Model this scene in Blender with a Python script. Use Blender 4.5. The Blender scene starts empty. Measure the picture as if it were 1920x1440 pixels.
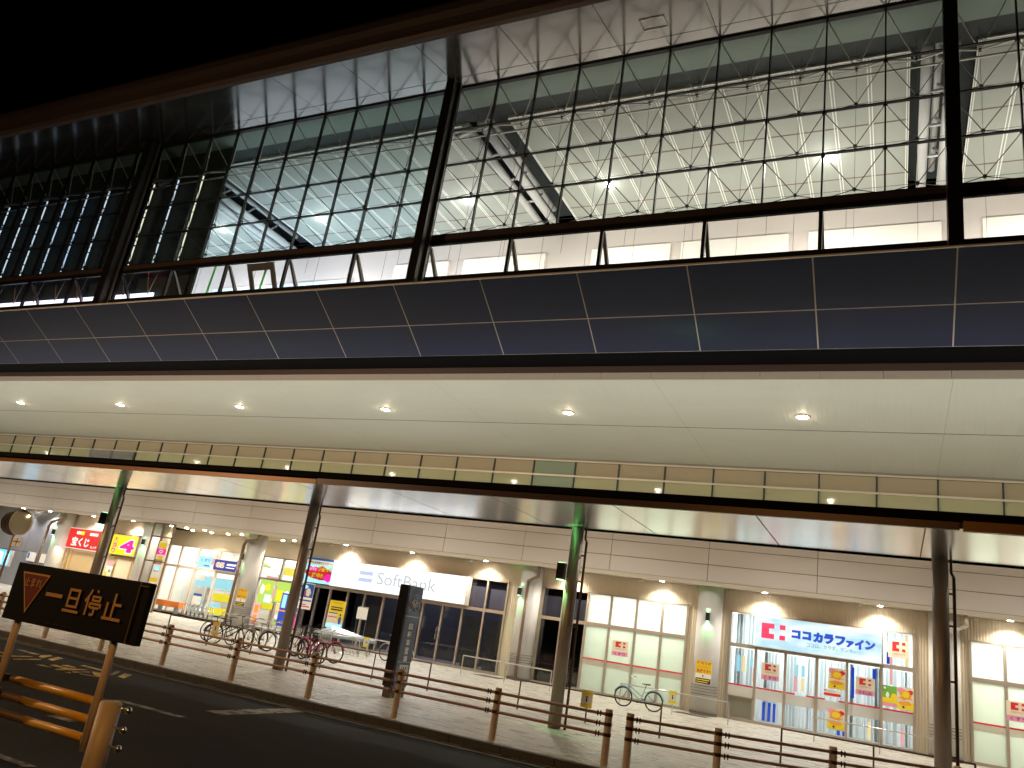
import bpy, math, random
from mathutils import Vector, Matrix
R = math.radians
random.seed(7)
sc = bpy.context.scene
col = sc.collection

# ------------------------------------------------------------------ camera
YAW, PITCH, ROLL = R(-27.5787), R(17.4770), R(8.9451)
F = Vector((math.sin(YAW)*math.cos(PITCH), math.cos(YAW)*math.cos(PITCH), math.sin(PITCH)))
Rt = Vector((math.cos(YAW), -math.sin(YAW), 0)); Up = Rt.cross(F)
R2 = math.cos(ROLL)*Rt + math.sin(ROLL)*Up; U2 = -math.sin(ROLL)*Rt + math.cos(ROLL)*Up
cd = bpy.data.cameras.new("camera"); cam = bpy.data.objects.new("camera", cd); col.objects.link(cam)
cam.matrix_world = Matrix(((R2.x, U2.x, -F.x, 0), (R2.y, U2.y, -F.y, 0), (R2.z, U2.z, -F.z, 1.85), (0, 0, 0, 1)))
cd.sensor_width = 36; cd.lens = 36*1462.77/1920; cd.clip_end = 1500; cd.clip_start = 0.05
sc.camera = cam

# ------------------------------------------------------------------ night sky and exposure
w = bpy.data.worlds.new("World"); sc.world = w; w.use_nodes = True
wn = w.node_tree; bg = wn.nodes["Background"]
sky = wn.nodes.new("ShaderNodeTexSky"); sky.sky_type = 'NISHITA'; sky.sun_disc = False
sky.sun_elevation = R(-8); sky.sun_rotation = R(200)
wn.links.new(sky.outputs[0], bg.inputs[0]); bg.inputs[1].default_value = 0.05
sc.view_settings.view_transform = 'Standard'; sc.view_settings.look = 'None'
sc.view_settings.exposure = .55; sc.view_settings.gamma = 1
sc.cycles.max_bounces = 7; sc.cycles.diffuse_bounces = 3; sc.cycles.glossy_bounces = 3
sc.cycles.transmission_bounces = 4; sc.cycles.transparent_max_bounces = 16
sc.cycles.caustics_reflective = False; sc.cycles.caustics_refractive = False
sc.cycles.sample_clamp_indirect = 4

# ------------------------------------------------------------------ materials
M = {}
def mat(name, rgb, rough=.6, metal=0., emit=None, es=0., spec=.5, noise=None, bump=None, coat=0.):
    m = bpy.data.materials.new(name); m.use_nodes = True; nt = m.node_tree; b = nt.nodes["Principled BSDF"]
    b.inputs["Base Color"].default_value = (*rgb, 1); b.inputs["Roughness"].default_value = rough
    b.inputs["Metallic"].default_value = metal; b.inputs["Specular IOR Level"].default_value = spec
    b.inputs["Coat Weight"].default_value = coat
    if emit: b.inputs["Emission Color"].default_value = (*emit, 1); b.inputs["Emission Strength"].default_value = es
    tc = nt.nodes.new("ShaderNodeTexCoord")
    if noise:   # (scale xyz, amount, detail)
        mp = nt.nodes.new("ShaderNodeMapping"); mp.inputs[3].default_value = noise[0]
        n = nt.nodes.new("ShaderNodeTexNoise"); n.inputs["Scale"].default_value = 1; n.inputs["Detail"].default_value = noise[2] if len(noise) > 2 else 4
        mx = nt.nodes.new("ShaderNodeMix"); mx.data_type = 'RGBA'
        a = noise[1]
        mx.inputs[6].default_value = (*[max(0, c*(1-a)) for c in rgb], 1); mx.inputs[7].default_value = (*[min(1, c*(1+a)) for c in rgb], 1)
        nt.links.new(tc.outputs["Object"], mp.inputs[0]); nt.links.new(mp.outputs[0], n.inputs["Vector"])
        nt.links.new(n.outputs["Fac"], mx.inputs[0]); nt.links.new(mx.outputs[2], b.inputs["Base Color"])
    if bump:    # (kind, scale xyz, strength, distance)
        mp = nt.nodes.new("ShaderNodeMapping"); mp.inputs[3].default_value = bump[1]
        if bump[0] == 'noise':
            n = nt.nodes.new("ShaderNodeTexNoise"); n.inputs["Scale"].default_value = 1; n.inputs["Detail"].default_value = 5; o = n.outputs["Fac"]
        else:
            n = nt.nodes.new("ShaderNodeTexWave"); n.inputs["Scale"].default_value = 1; n.bands_direction = bump[0]; o = n.outputs["Fac"]
        bp = nt.nodes.new("ShaderNodeBump"); bp.inputs["Strength"].default_value = bump[2]; bp.inputs["Distance"].default_value = bump[3]
        nt.links.new(tc.outputs["Object"], mp.inputs[0]); nt.links.new(mp.outputs[0], n.inputs["Vector"])
        nt.links.new(o, bp.inputs["Height"]); nt.links.new(bp.outputs[0], b.inputs["Normal"])
    M[name] = m
    return m
def glow(name, rgb, s):
    return mat(name, (0.02, 0.02, 0.02), .5, emit=rgb, es=s)
def glass(name, tint, refl=.08, rough=.03):
    m = bpy.data.materials.new(name); m.use_nodes = True; nt = m.node_tree; nt.nodes.clear()
    out = nt.nodes.new("ShaderNodeOutputMaterial"); mx = nt.nodes.new("ShaderNodeMixShader")
    t = nt.nodes.new("ShaderNodeBsdfTransparent"); t.inputs[0].default_value = (*tint, 1)
    g = nt.nodes.new("ShaderNodeBsdfGlossy"); g.inputs["Roughness"].default_value = rough
    fr = nt.nodes.new("ShaderNodeLayerWeight"); fr.inputs[0].default_value = .25
    mm = nt.nodes.new("ShaderNodeMath"); mm.operation = 'MULTIPLY_ADD'; mm.inputs[1].default_value = .55; mm.inputs[2].default_value = refl
    nt.links.new(fr.outputs["Fresnel"], mm.inputs[0]); nt.links.new(mm.outputs[0], mx.inputs[0])
    nt.links.new(t.outputs[0], mx.inputs[1]); nt.links.new(g.outputs[0], mx.inputs[2]); nt.links.new(mx.outputs[0], out.inputs[0])
    M[name] = m; return m
def frosted(name, rgb, through=.8, clear=0.):
    m = bpy.data.materials.new(name); m.use_nodes = True; nt = m.node_tree; nt.nodes.clear()
    out = nt.nodes.new("ShaderNodeOutputMaterial")
    tr = nt.nodes.new("ShaderNodeBsdfTranslucent"); tr.inputs[0].default_value = (*rgb, 1)
    df = nt.nodes.new("ShaderNodeBsdfDiffuse"); df.inputs[0].default_value = (*rgb, 1)
    gl = nt.nodes.new("ShaderNodeBsdfGlossy"); gl.inputs["Roughness"].default_value = .1
    a = nt.nodes.new("ShaderNodeMixShader"); a.inputs[0].default_value = through
    b = nt.nodes.new("ShaderNodeMixShader"); b.inputs[0].default_value = .06
    nt.links.new(df.outputs[0], a.inputs[1]); nt.links.new(tr.outputs[0], a.inputs[2])
    nt.links.new(a.outputs[0], b.inputs[1]); nt.links.new(gl.outputs[0], b.inputs[2]); nt.links.new(b.outputs[0], out.inputs[0])
    M[name] = m; return m

mat('asphalt', (.014, .0135, .012), .8, spec=.25, noise=((1.1, 2.6, 1), .6, 10), bump=('noise', (60, 60, 60), .5, .01))
mat('earth', (.03, .03, .028), .9)
mat('kerb_stone', (.055, .052, .045), .75, noise=((6, 6, 6), .3), bump=('noise', (30, 30, 30), .4, .01))
mat('white_paint', (.62, .60, .52), .6, noise=((14, 14, 14), .3, 6))
mat('yellow_paint', (.55, .36, .06), .6, noise=((12, 12, 12), .35, 6))
mat('panel_beige', (.66, .61, .58), .55, noise=((.35, .35, .35), .05))
mat('seam_dark', (.13, .10, .08), .7)
mat('trim_pale', (.62, .56, .47), .5)
mat('rib_wall', (.60, .51, .38), .6, bump=('X', (3.4, 0, 0), .5, .03))
mat('frame_tan', (.40, .33, .26), .4, metal=.3, spec=.5)
mat('frame_pale', (.62, .55, .48), .4)
mat('dark_frame', (.022, .02, .02), .35, metal=.5)
mat('black', (.012, .012, .012), .5)
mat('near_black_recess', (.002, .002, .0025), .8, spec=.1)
mat('navy', (.008, .018, .062), .3, spec=.45, noise=((.5, .5, .5), .12), bump=('noise', (.7, .7, .7), .05, .02))
mat('navy_seam', (.52, .46, .41), .6)
mat('brown_trim', (.055, .035, .028), .5)
mat('soffit_pale', (.50, .515, .46), .6, noise=((.5, 1.5, 1), .05, 6), bump=('X', (2.2, 0, 0), .35, .012))
mat('soffit_lip', (.36, .32, .27), .6)
mat('soffit_joint', (.10, .09, .08), .8)
mat('band_glass', (.50, .50, .30), .07, spec=.45, coat=.2, noise=((.4, .4, .4), .08))
mat('band_glass_upper', (.48, .41, .28), .10, spec=.45, coat=.2)
mat('band_green', (.30, .38, .28), .08, spec=.45, coat=.2)
mat('band_mullion', (.05, .08, .08), .4, metal=.4)
mat('band_rail', (.74, .70, .58), .4, metal=.3)
mat('roof_brown', (.11, .075, .06), .55, metal=.2, noise=((.3, .3, 3), .2))
mat('eave_metal', (.165, .16, .155), .145, metal=.8, bump=('noise', (.55, .55, .55), .10, .05))
mat('eave_joint', (.02, .02, .02), .5)
mat('steel_brushed', (.90, .89, .87), .18, metal=1., noise=((1.2, 30, 30), .08), bump=('noise', (1.2, 30, 30), .05, .01))
mat('gutter_orange', (.20, .09, .025), .4, metal=.3)
mat('gutter_brown', (.06, .03, .018), .4, metal=.3)
mat('column_metal', (.32, .27, .23), .42, metal=.45, bump=('noise', (2, 2, 2), .05, .01))
mat('pilaster', (.62, .60, .58), .5, spec=.4)
mat('pipe_brown', (.23, .15, .11), .35, metal=.4)
mat('fence_post', (.58, .47, .37), .55, noise=((14, 14, 14), .3), bump=('noise', (40, 40, 40), .2, .004))
mat('fence_rail', (.34, .20, .13), .5, metal=.2, noise=((8, 8, 8), .3))
mat('fence_clamp', (.05, .03, .02), .5, metal=.6)
mat('rail_dark', (.10, .07, .05), .4, metal=.6)
mat('rail_silver', (.62, .58, .50), .3, metal=.7)
mat('barrier_yellow', (.70, .38, .03), .42, noise=((3, 20, 20), .12, 8))
mat('barrier_tan', (.50, .40, .31), .5, noise=((9, 9, 3), .22, 8), bump=('noise', (30, 30, 30), .25, .003))
mat('barrier_brown', (.13, .08, .06), .5)
mat('board_black', (.006, .005, .005), .45, spec=.15, noise=((6, 6, 2), .6, 8), bump=('noise', (4, 4, 4), .08, .01))
mat('sign_ochre', (.52, .30, .08), .5)
mat('sign_red', (.17, .022, .012), .5)
mat('sign_red_border', (.62, .36, .10), .5)
mat('hall_ceiling', (.36, .385, .345), .6)
mat('hall_rib', (.85, .86, .80), .5)
mat('hall_joint', (.22, .15, .13), .7)
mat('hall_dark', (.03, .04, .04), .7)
mat('hall_fascia', (.22, .28, .24), .6)
mat('hall_wall', (.64, .58, .54), .7)
mat('hall_wall_bright', (.88, .84, .78), .7)
mat('hall_floor', (.45, .44, .42), .4)
mat('truss_paint', (.62, .63, .62), .35, metal=.2)
mat('strut_dark', (.10, .10, .09), .4, metal=.6)
mat('strut_light', (.62, .60, .52), .35, metal=.3)
mat('shop_dark', (.035, .036, .045), .6)
mat('shop_floor', (.3, .29, .27), .4)
mat('blind_purple', (.22, .20, .30), .7)
mat('room_white', (.80, .80, .77), .6)
mat('room_blue', (.62, .72, .80), .6)
mat('paper_white', (.80, .78, .72), .6)
mat('paper_cream', (.75, .66, .50), .6)
mat('ink_black', (.02, .02, .02), .6)
mat('ink_blue', (.03, .10, .42), .5)
mat('ink_red', (.62, .02, .03), .5)
mat('ink_pink', (.75, .30, .42), .5)
mat('ink_yellow', (.80, .60, .02), .5)
mat('ink_orange', (.80, .33, .03), .5)
mat('ink_green', (.16, .42, .06), .5)
mat('ink_purple', (.25, .05, .30), .5)
mat('rubber', (.02, .02, .02), .7)
mat('chrome', (.75, .75, .74), .2, metal=1.)
mat('bike_black', (.03, .03, .035), .3, metal=.2, coat=.5)
mat('bike_pink', (.45, .03, .16), .3, metal=.2, coat=.5)
mat('bike_blue', (.30, .45, .50), .3, metal=.2, coat=.5)
mat('bike_silver', (.5, .5, .5), .3, metal=.6)
mat('mirror_face', (.40, .42, .35), .15, metal=.3)  # pale green-grey put in for the scene the mirror reflects
mat('mast_metal', (.16, .16, .15), .4, metal=.5)
mat('pylon_black', (.012, .012, .014), .2, coat=.4)
mat('pylon_navy', (.06, .085, .17), .35)
mat('pylon_base', (.10, .085, .06), .6)
mat('shutter_tan', (.62, .46, .26), .5)
mat('metal_grey', (.46, .46, .47), .35, metal=.6)
mat('grate', (.10, .095, .085), .6, bump=('X', (40, 0, 0), .8, .01))
mat('green_paint', (.15, .60, .10), .5)
mat('sheet_silver', (.34, .40, .46), .3, metal=.6)
mat('orange_plastic', (.85, .26, .06), .5)
glass('clear_glass', (.90, .91, .87), .03)
glass('teal_glass', (.72, .84, .84), .03)
glass('shop_glass', (.75, .78, .78), .06)
frosted('frosted_green', (.80, .83, .74)); frosted('frosted_white', (.86, .88, .84)); frosted('film_white', (.86, .80, .73), .72)
frosted('louvre', (.86, .88, .89), .75); frosted('louvre_grey', (.58, .64, .66), .65)
glow('lamp_white', (1, .93, .80), 60); glow('lamp_hall', (1, .95, .88), 70); glow('lamp_green', (.35, 1, .45), 6)
glow('sign_white', (.95, .98, 1.0), .95); glow('sign_sky', (.50, .78, .90), .74); glow('sign_cloud', (.80, .95, .98), 1.1)
glow('sign_pink', (.95, .02, .10), .85); glow('sign_blue', (.003, .06, .55), .75); glow('sign_teal', (.10, .40, .50), .8)
glow('sb_logo', (.50, .60, .84), .75); glow('sb_text', (.50, .56, .58), .70)
glow('lot_red', (.80, .015, .01), .75); glow('lot_white', (1, .82, .75), 1.0); glow('lot_yellow', (.90, .72, .0), .9); glow('lot_magenta', (.90, .0, .32), .85)
glow('navy_lit', (.008, .025, .30), .7); glow('white_lit', (1, .95, .88), 1.2); glow('orange_lit', (1, .28, .02), .9)
glow('screen_blue', (.10, .55, .95), 1.1); glow('screen_pale', (.65, .90, 1), 1.1)
glow('rod_white', (.80, .86, 1.0), .75); glow('rod_blue', (.66, .76, 1.0), .7); glow('rod_red', (.8, .22, .15), .45); glow('rod_warm', (1, .88, .65), .9)
glow('street_reflection', (.80, .76, 1.0), 1.6); glow('red_dot', (1, .05, .03), 6)
glow('poster_green', (.45, .68, .10), .8); glow('poster_blue', (.02, .06, .40), .8); glow('poster_sky', (.35, .75, .85), .9)
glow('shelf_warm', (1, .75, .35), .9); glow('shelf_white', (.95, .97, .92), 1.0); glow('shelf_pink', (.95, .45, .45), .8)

def worn(name, rgb, road=(.03, .03, .027)):
    m = mat(name, rgb, .65); nt = m.node_tree; b = nt.nodes["Principled BSDF"]
    tc = nt.nodes.new("ShaderNodeTexCoord"); n = nt.nodes.new("ShaderNodeTexNoise"); n.inputs["Scale"].default_value = 5; n.inputs["Detail"].default_value = 8; n.inputs["Roughness"].default_value = .7
    mr = nt.nodes.new("ShaderNodeMapRange"); mr.inputs[1].default_value = .40; mr.inputs[2].default_value = .56
    mx = nt.nodes.new("ShaderNodeMix"); mx.data_type = 'RGBA'; mx.inputs[6].default_value = (*road, 1); mx.inputs[7].default_value = (*rgb, 1)
    nt.links.new(tc.outputs["Object"], n.inputs["Vector"]); nt.links.new(n.outputs["Fac"], mr.inputs[0]); nt.links.new(mr.outputs[0], mx.inputs[0]); nt.links.new(mx.outputs[2], b.inputs["Base Color"])
worn('white_paint', (.42, .40, .33)); worn('yellow_paint', (.85, .58, .14))
_m = M['sign_sky']; _nt = _m.node_tree; _b = _nt.nodes["Principled BSDF"]    # printed sky with soft clouds
_tc = _nt.nodes.new("ShaderNodeTexCoord"); _mp = _nt.nodes.new("ShaderNodeMapping"); _mp.inputs[3].default_value = (.8, 1, 2.2)
_n = _nt.nodes.new("ShaderNodeTexNoise"); _n.inputs["Scale"].default_value = 1.1; _n.inputs["Detail"].default_value = 3
_r = _nt.nodes.new("ShaderNodeMapRange"); _r.inputs[1].default_value = .40; _r.inputs[2].default_value = .62
_x = _nt.nodes.new("ShaderNodeMix"); _x.data_type = 'RGBA'; _x.inputs[6].default_value = (.46, .74, .86, 1); _x.inputs[7].default_value = (.88, 1, 1, 1)
_nt.links.new(_tc.outputs["Object"], _mp.inputs[0]); _nt.links.new(_mp.outputs[0], _n.inputs["Vector"]); _nt.links.new(_n.outputs["Fac"], _r.inputs[0])
_nt.links.new(_r.outputs[0], _x.inputs[0]); _nt.links.new(_x.outputs[2], _b.inputs["Emission Color"])
# floor of the pavement: worn stone flags, glossy and rough in patches
m = mat('pavement', (.52, .48, .41), .42, noise=((.7, 2.2, 1), .30, 9))
nt = m.node_tree; b = nt.nodes["Principled BSDF"]
tc = nt.nodes.new("ShaderNodeTexCoord")
mp = nt.nodes.new("ShaderNodeMapping"); mp.inputs[3].default_value = (1.3, 4.5, 1)
n1 = nt.nodes.new("ShaderNodeTexNoise"); n1.inputs["Scale"].default_value = 1.2; n1.inputs["Detail"].default_value = 7; n1.inputs["Roughness"].default_value = .62
br = nt.nodes.new("ShaderNodeTexBrick"); br.inputs["Scale"].default_value = 1; br.inputs["Mortar Size"].default_value = .006
br.inputs["Brick Width"].default_value = .9; br.inputs["Row Height"].default_value = .9; br.offset = 0
br.inputs["Color1"].default_value = (1, 1, 1, 1); br.inputs["Color2"].default_value = (.97, .97, .97, 1); br.inputs["Mortar"].default_value = (0, 0, 0, 1)
ad = nt.nodes.new("ShaderNodeMath"); ad.operation = 'MULTIPLY_ADD'; ad.inputs[1].default_value = .05
bp = nt.nodes.new("ShaderNodeBump"); bp.inputs["Strength"].default_value = 1.0; bp.inputs["Distance"].default_value = .09
nt.links.new(tc.outputs["Object"], mp.inputs[0]); nt.links.new(mp.outputs[0], n1.inputs["Vector"]); nt.links.new(tc.outputs["Object"], br.inputs["Vector"])
nt.links.new(br.outputs["Color"], ad.inputs[0]); nt.links.new(n1.outputs["Fac"], ad.inputs[2]); nt.links.new(ad.outputs[0], bp.inputs["Height"]); nt.links.new(bp.outputs[0], b.inputs["Normal"])
rr = nt.nodes.new("ShaderNodeMapRange"); rr.inputs[1].default_value = .35; rr.inputs[2].default_value = .65; rr.inputs[3].default_value = .18; rr.inputs[4].default_value = .5
nt.links.new(n1.outputs["Fac"], rr.inputs[0]); nt.links.new(rr.outputs[0], b.inputs["Roughness"])

# ------------------------------------------------------------------ mesh helpers
class MB:
    def __init__(s): s.v = []; s.f = []; s.m = []; s.mi = 0
    def add(s, vs, fs):
        n = len(s.v); s.v += [tuple(v) for v in vs]; s.f += [tuple(i+n for i in f) for f in fs]; s.m += [s.mi]*len(fs); return s
    def box(s, x0, x1, y0, y1, z0, z1):
        return s.add([(x0,y0,z0),(x1,y0,z0),(x1,y1,z0),(x0,y1,z0),(x0,y0,z1),(x1,y0,z1),(x1,y1,z1),(x0,y1,z1)],
                     [(0,3,2,1),(4,5,6,7),(0,1,5,4),(1,2,6,5),(2,3,7,6),(3,0,4,7)])
    def quad(s, *p): return s.add(p, [tuple(range(len(p)))])
    def prism(s, pts, d):   # polygon in XZ at y, extruded by d in +y ; pts (x,y,z)
        n = len(pts); a = [tuple(p) for p in pts]; b_ = [(p[0], p[1]+d, p[2]) for p in pts]
        return s.add(a+b_, [tuple(range(n)), tuple(range(2*n-1, n-1, -1))]+[(i, i+n, (i+1) % n+n, (i+1) % n) for i in range(n)])
    def prof(s, pts, x0, x1):   # closed profile (y,z) swept along X
        n = len(pts); a = [(x0, y, z) for y, z in pts]; b_ = [(x1, y, z) for y, z in pts]
        return s.add(a+b_, [tuple(range(n-1, -1, -1)), tuple(range(n, 2*n))]+[(i, (i+1) % n, (i+1) % n+n, i+n) for i in range(n)])
    def tube(s, a, b, r, n=8, r2=None):
        a = Vector(a); b = Vector(b); r2 = r if r2 is None else r2
        d = (b-a).normalized(); u = d.orthogonal().normalized(); w_ = d.cross(u)
        vs = [a+(u*math.cos(t)+w_*math.sin(t))*r for t in [2*math.pi*i/n for i in range(n)]]
        vs += [b+(u*math.cos(t)+w_*math.sin(t))*r2 for t in [2*math.pi*i/n for i in range(n)]]
        return s.add(vs, [tuple(range(n-1, -1, -1)), tuple(range(n, 2*n))]+[(i, (i+1) % n, (i+1) % n+n, i+n) for i in range(n)])
    def path(s, pts, r, n=8):
        for a, b in zip(pts, pts[1:]): s.tube(a, b, r, n)
        for p in pts[1:-1]: s.ball(p, r*1.02, 6, 4)
        return s
    def ball(s, c, r, n=10, k=6, sz=1.):
        vs = []; fs = []
        for i in range(k+1):
            ph = math.pi*i/k
            for j in range(n):
                t = 2*math.pi*j/n; vs.append((c[0]+r*math.sin(ph)*math.cos(t), c[1]+r*math.sin(ph)*math.sin(t), c[2]+r*sz*math.cos(ph)))
        for i in range(k):
            for j in range(n): fs.append((i*n+j, (i+1)*n+j, (i+1)*n+(j+1) % n, i*n+(j+1) % n))
        return s.add(vs, fs)
    def ring(s, c, R_, r, ax='y', n=28, k=6):
        vs = []; fs = []
        for i in range(n):
            t = 2*math.pi*i/n
            for j in range(k):
                q = 2*math.pi*j/k; rr_ = R_+r*math.cos(q); h = r*math.sin(q)
                p = {'y': (rr_*math.cos(t), h, rr_*math.sin(t)), 'z': (rr_*math.cos(t), rr_*math.sin(t), h), 'x': (h, rr_*math.cos(t), rr_*math.sin(t))}[ax]
                vs.append((c[0]+p[0], c[1]+p[1], c[2]+p[2]))
        for i in range(n):
            for j in range(k): fs.append((i*k+j, ((i+1) % n)*k+j, ((i+1) % n)*k+(j+1) % k, i*k+(j+1) % k))
        return s.add(vs, fs)
    def build(s, name, m, parent=None, smooth=False):
        off = Vector((0, 0, 0))
        p = parent
        while p is not None: off += p.location; p = p.parent
        me = bpy.data.meshes.new(name); me.from_pydata([tuple(Vector(v)-off) for v in s.v], [], s.f); me.update()
        ms = m if isinstance(m, (list, tuple)) else [m]
        for k in ms: me.materials.append(M[k])
        if len(ms) > 1: me.polygons.foreach_set("material_index", s.m)
        if smooth:
            for p_ in me.polygons: p_.use_smooth = True
        o = bpy.data.objects.new(name, me); col.objects.link(o); o.parent = parent
        return o
def tag(o, label=None, cat=None, group=None, kind=None):
    for k, v in (('label', label), ('category', cat), ('group', group), ('kind', kind)):
        if v: o[k] = v
    return o
def empty(name, loc, label, cat, group=None, kind=None):
    o = bpy.data.objects.new(name, None); col.objects.link(o); o.location = loc; o.empty_display_size = .2
    bpy.context.view_layer.update
    return tag(o, label, cat, group, kind)
def copy_tree(o, parent=None):
    c = o.copy(); col.objects.link(c); c.parent = parent
    for ch in [x for x in col.objects if x.parent == o]: copy_tree(ch, c)
    return c
def bx(name, m, parent, *a): return MB().box(*a).build(name, m, parent)
_font_cache = {}
def text_mesh(s, bold=0.):
    key = (s, bold)
    if key in _font_cache: return _font_cache[key]
    c = bpy.data.curves.new("lettering", 'FONT'); c.body = s; c.offset = bold; c.resolution_u = 3
    o = bpy.data.objects.new("lettering", c); col.objects.link(o)
    dg = bpy.context.evaluated_depsgraph_get(); me = o.evaluated_get(dg).to_mesh()
    vs = [(v.co.x, v.co.y) for v in me.vertices]; fs = [tuple(p.vertices) for p in me.polygons]
    o.evaluated_get(dg).to_mesh_clear(); bpy.data.objects.remove(o); bpy.data.curves.remove(c)
    if vs:
        x0 = min(v[0] for v in vs); x1 = max(v[0] for v in vs); y0 = min(v[1] for v in vs); y1 = max(v[1] for v in vs)
        vs = [((x-x0)/max(1e-6, x1-x0), (y-y0)/max(1e-6, y1-y0)) for x, y in vs]
    _font_cache[key] = (vs, fs); return vs, fs
def text(mb, s, x0, x1, y, z0, z1, bold=0., org=None, ux=None, uz=None):
    """lettering filling the rectangle x0..x1, z0..z1 on plane y (facing -y)"""
    vs, fs = text_mesh(s, bold)
    mb.add([(x0+a*(x1-x0), y, z0+b_*(z1-z0)) for a, b_ in vs], fs); return mb
def light(name, kind, loc, power, rgb=(1, 1, 1), parent=None, rot=None, size=.1, spot=None, blend=.4, size_y=None, aim=None):
    l = bpy.data.lights.new(name, kind); l.energy = power; l.color = rgb
    if kind == 'AREA':
        l.size = size
        if size_y: l.shape = 'RECTANGLE'; l.size_y = size_y
    else: l.shadow_soft_size = size
    if kind == 'SPOT': l.spot_size = R(spot); l.spot_blend = blend
    o = bpy.data.objects.new(name, l); col.objects.link(o)
    off = Vector((0, 0, 0)); p = parent
    while p is not None: off += p.location; p = p.parent
    o.parent = parent; o.location = Vector(loc)-off
    if rot: o.rotation_euler = rot
    if aim is not None: o.rotation_euler = (Vector(aim)-Vector(loc)).to_track_quat('-Z', 'Y').to_euler()
    return o

XL, XR = -82.0, 21.33

# ------------------------------------------------------------------ ground
tag(MB().quad((-300, -300, -.16), (300, -300, -.16), (300, 300, -.16), (-300, 300, -.16)).build('ground', 'earth'), kind='structure')
tag(MB().box(-120, 60, -6, 13.12, -.155, -.12).build('road', 'asphalt'), kind='structure')
tag(MB().box(-120, 60, 13.3, 32.62, -.15, 0).build('pavement', 'pavement'), kind='structure')
k = MB()
x = -90
while x < 30: k.box(x+.006, x+.994, 13.12, 13.297, -.14, .012); x += 1.0
tag(k.build('kerb', 'kerb_stone'), kind='structure')
tag(MB().box(-120, 60, 12.72, 13.115, -.118, -.112).build('gutter', 'kerb_stone'), kind='structure')
STROKES = [[(-17.34, 11.91), (-17.36, 12.03), (-16.69, 12.06), (-16.56, 11.87)], [(-16.55, 11.97), (-16.69, 12.26), (-16.49, 12.2), (-16.1, 11.7), (-16.29, 11.73)], [(-15.95, 11.71), (-16.38, 12.25), (-16.16, 12.22), (-15.7, 11.64)], [(-16.29, 11.13), (-16.31, 11.58), (-16.21, 11.56), (-16.09, 11.01)], [(-15.78, 10.84), (-15.95, 11.56), (-15.82, 11.47), (-15.66, 10.76)], [(-16.89, 11.27), (-16.65, 11.24), (-16.51, 11.14), (-16.66, 11.12)], [(-16.21, 10.84), (-16.16, 10.91), (-16.07, 10.85), (-16.08, 10.76)], [(-15.05, 10.83), (-15.09, 11.02), (-14.74, 11.0), (-14.72, 10.86)], [(-15.07, 11.13), (-15.14, 11.31), (-14.69, 11.3), (-14.59, 11.12)], [(-15.09, 11.41), (-15.16, 11.61), (-14.84, 11.57), (-14.78, 11.42)], [(-14.56, 10.88), (-14.7, 11.33), (-14.54, 11.64), (-14.41, 11.12), (-14.38, 10.8)], [(-14.22, 10.84), (-14.21, 10.97), (-14.04, 10.88), (-14.09, 10.79)], [(-14.29, 11.07), (-14.31, 11.48), (-14.16, 11.37), (-14.11, 10.97)], [(-15.14, 11.87), (-15.21, 12.03), (-14.56, 12.02), (-14.44, 11.88)], [(-14.36, 11.56), (-14.17, 11.65), (-13.67, 11.28), (-13.78, 11.19)], [(-14.02, 11.04), (-13.82, 11.22), (-13.63, 11.23), (-13.6, 11.16), (-13.94, 10.99)], [(-14.0, 11.71), (-14.53, 12.29), (-14.42, 12.3), (-13.94, 11.74)], [(-13.73, 11.67), (-14.2, 12.22), (-14.0, 12.24), (-13.53, 11.66)]]
k = MB()
for s in STROKES: k.quad(*[(p[0], p[1], -.115) for p in s])
tag(k.build('road_marking', 'yellow_paint'), kind='structure')
k = MB()
k.quad((-10.24, 10.6, -.115), (-9.84, 10.6, -.115), (-9.86, 12.7, -.115), (-10.27, 12.7, -.115))
k.quad((-11.26, 9.62, -.115), (-9.8, 9.62, -.115), (-9.8, 9.78, -.115), (-11.26, 9.78, -.115))
k.quad((-10.19, 7.7, -.115), (-9.72, 7.72, -.115), (-9.76, 7.97, -.115), (-10.2, 8.02, -.115))
k.quad((-14, 5.78, -.115), (-7.75, 5.78, -.115), (-7.7, 5.9, -.115), (-14, 5.9, -.115))
k.box(-120, 60, 13.0, 13.06, -.11, -.108)
tag(k.build('road_marking', 'white_paint'), kind='structure')

# ------------------------------------------------------------------ station building
B = empty('station_building', (0, 20, 0), 'large modern glass and metal station building with shops along its ground floor', 'building')
# ground floor: ribbed wall with openings
OPEN = [(-45.6, -42.45, 0, 3.95), (-41.65, -39.25, 0, 3.95), (-37.3, -27.0, 0, 4.75), (-26.93, -15.5, 0, 3.97), (-13.87, -7.44, 0, 3.97), (-5.84, .62, 0, 3.95), (2.25, 9.0, 0, 3.97)]
k = MB(); cur = -47.0
for a, b_, z0, z1 in OPEN:
    k.box(cur, a, 32.5, 32.75, 0, 4.75)
    if z1 < 4.7: k.box(a, b_, 32.5, 32.75, z1, 4.75)
    cur = b_
k.box(cur, XR, 32.5, 32.75, 0, 4.75)
k.build('wall', 'rib_wall', B)
k = MB(); x = -82
while x < -47.1:
    k.box(x+.01, min(x+1.19, -47.0), 32.48, 32.7, 0, 2.1); k.box(x+.01, min(x+1.19, -47.0), 32.48, 32.7, 2.13, 4.75); x += 1.2
k.build('metal_wall', 'metal_grey', B)
bx('wall_backing', 'seam_dark', B, XL, -47.0, 32.7, 32.8, 0, 4.75)
# overhang soffit above the shop fronts
k = MB().box(XL, -37.5, 31.45, 32.48, 4.75, 4.80); k.box(-26.95, XR, 31.45, 32.48, 4.75, 4.80); k.build('shop_soffit', 'trim_pale', B)
k = MB().box(-37.5, -26.95, 31.45, 41.0, 4.72, 4.80); k.build('arcade_ceiling', 'paper_cream', B)
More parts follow.
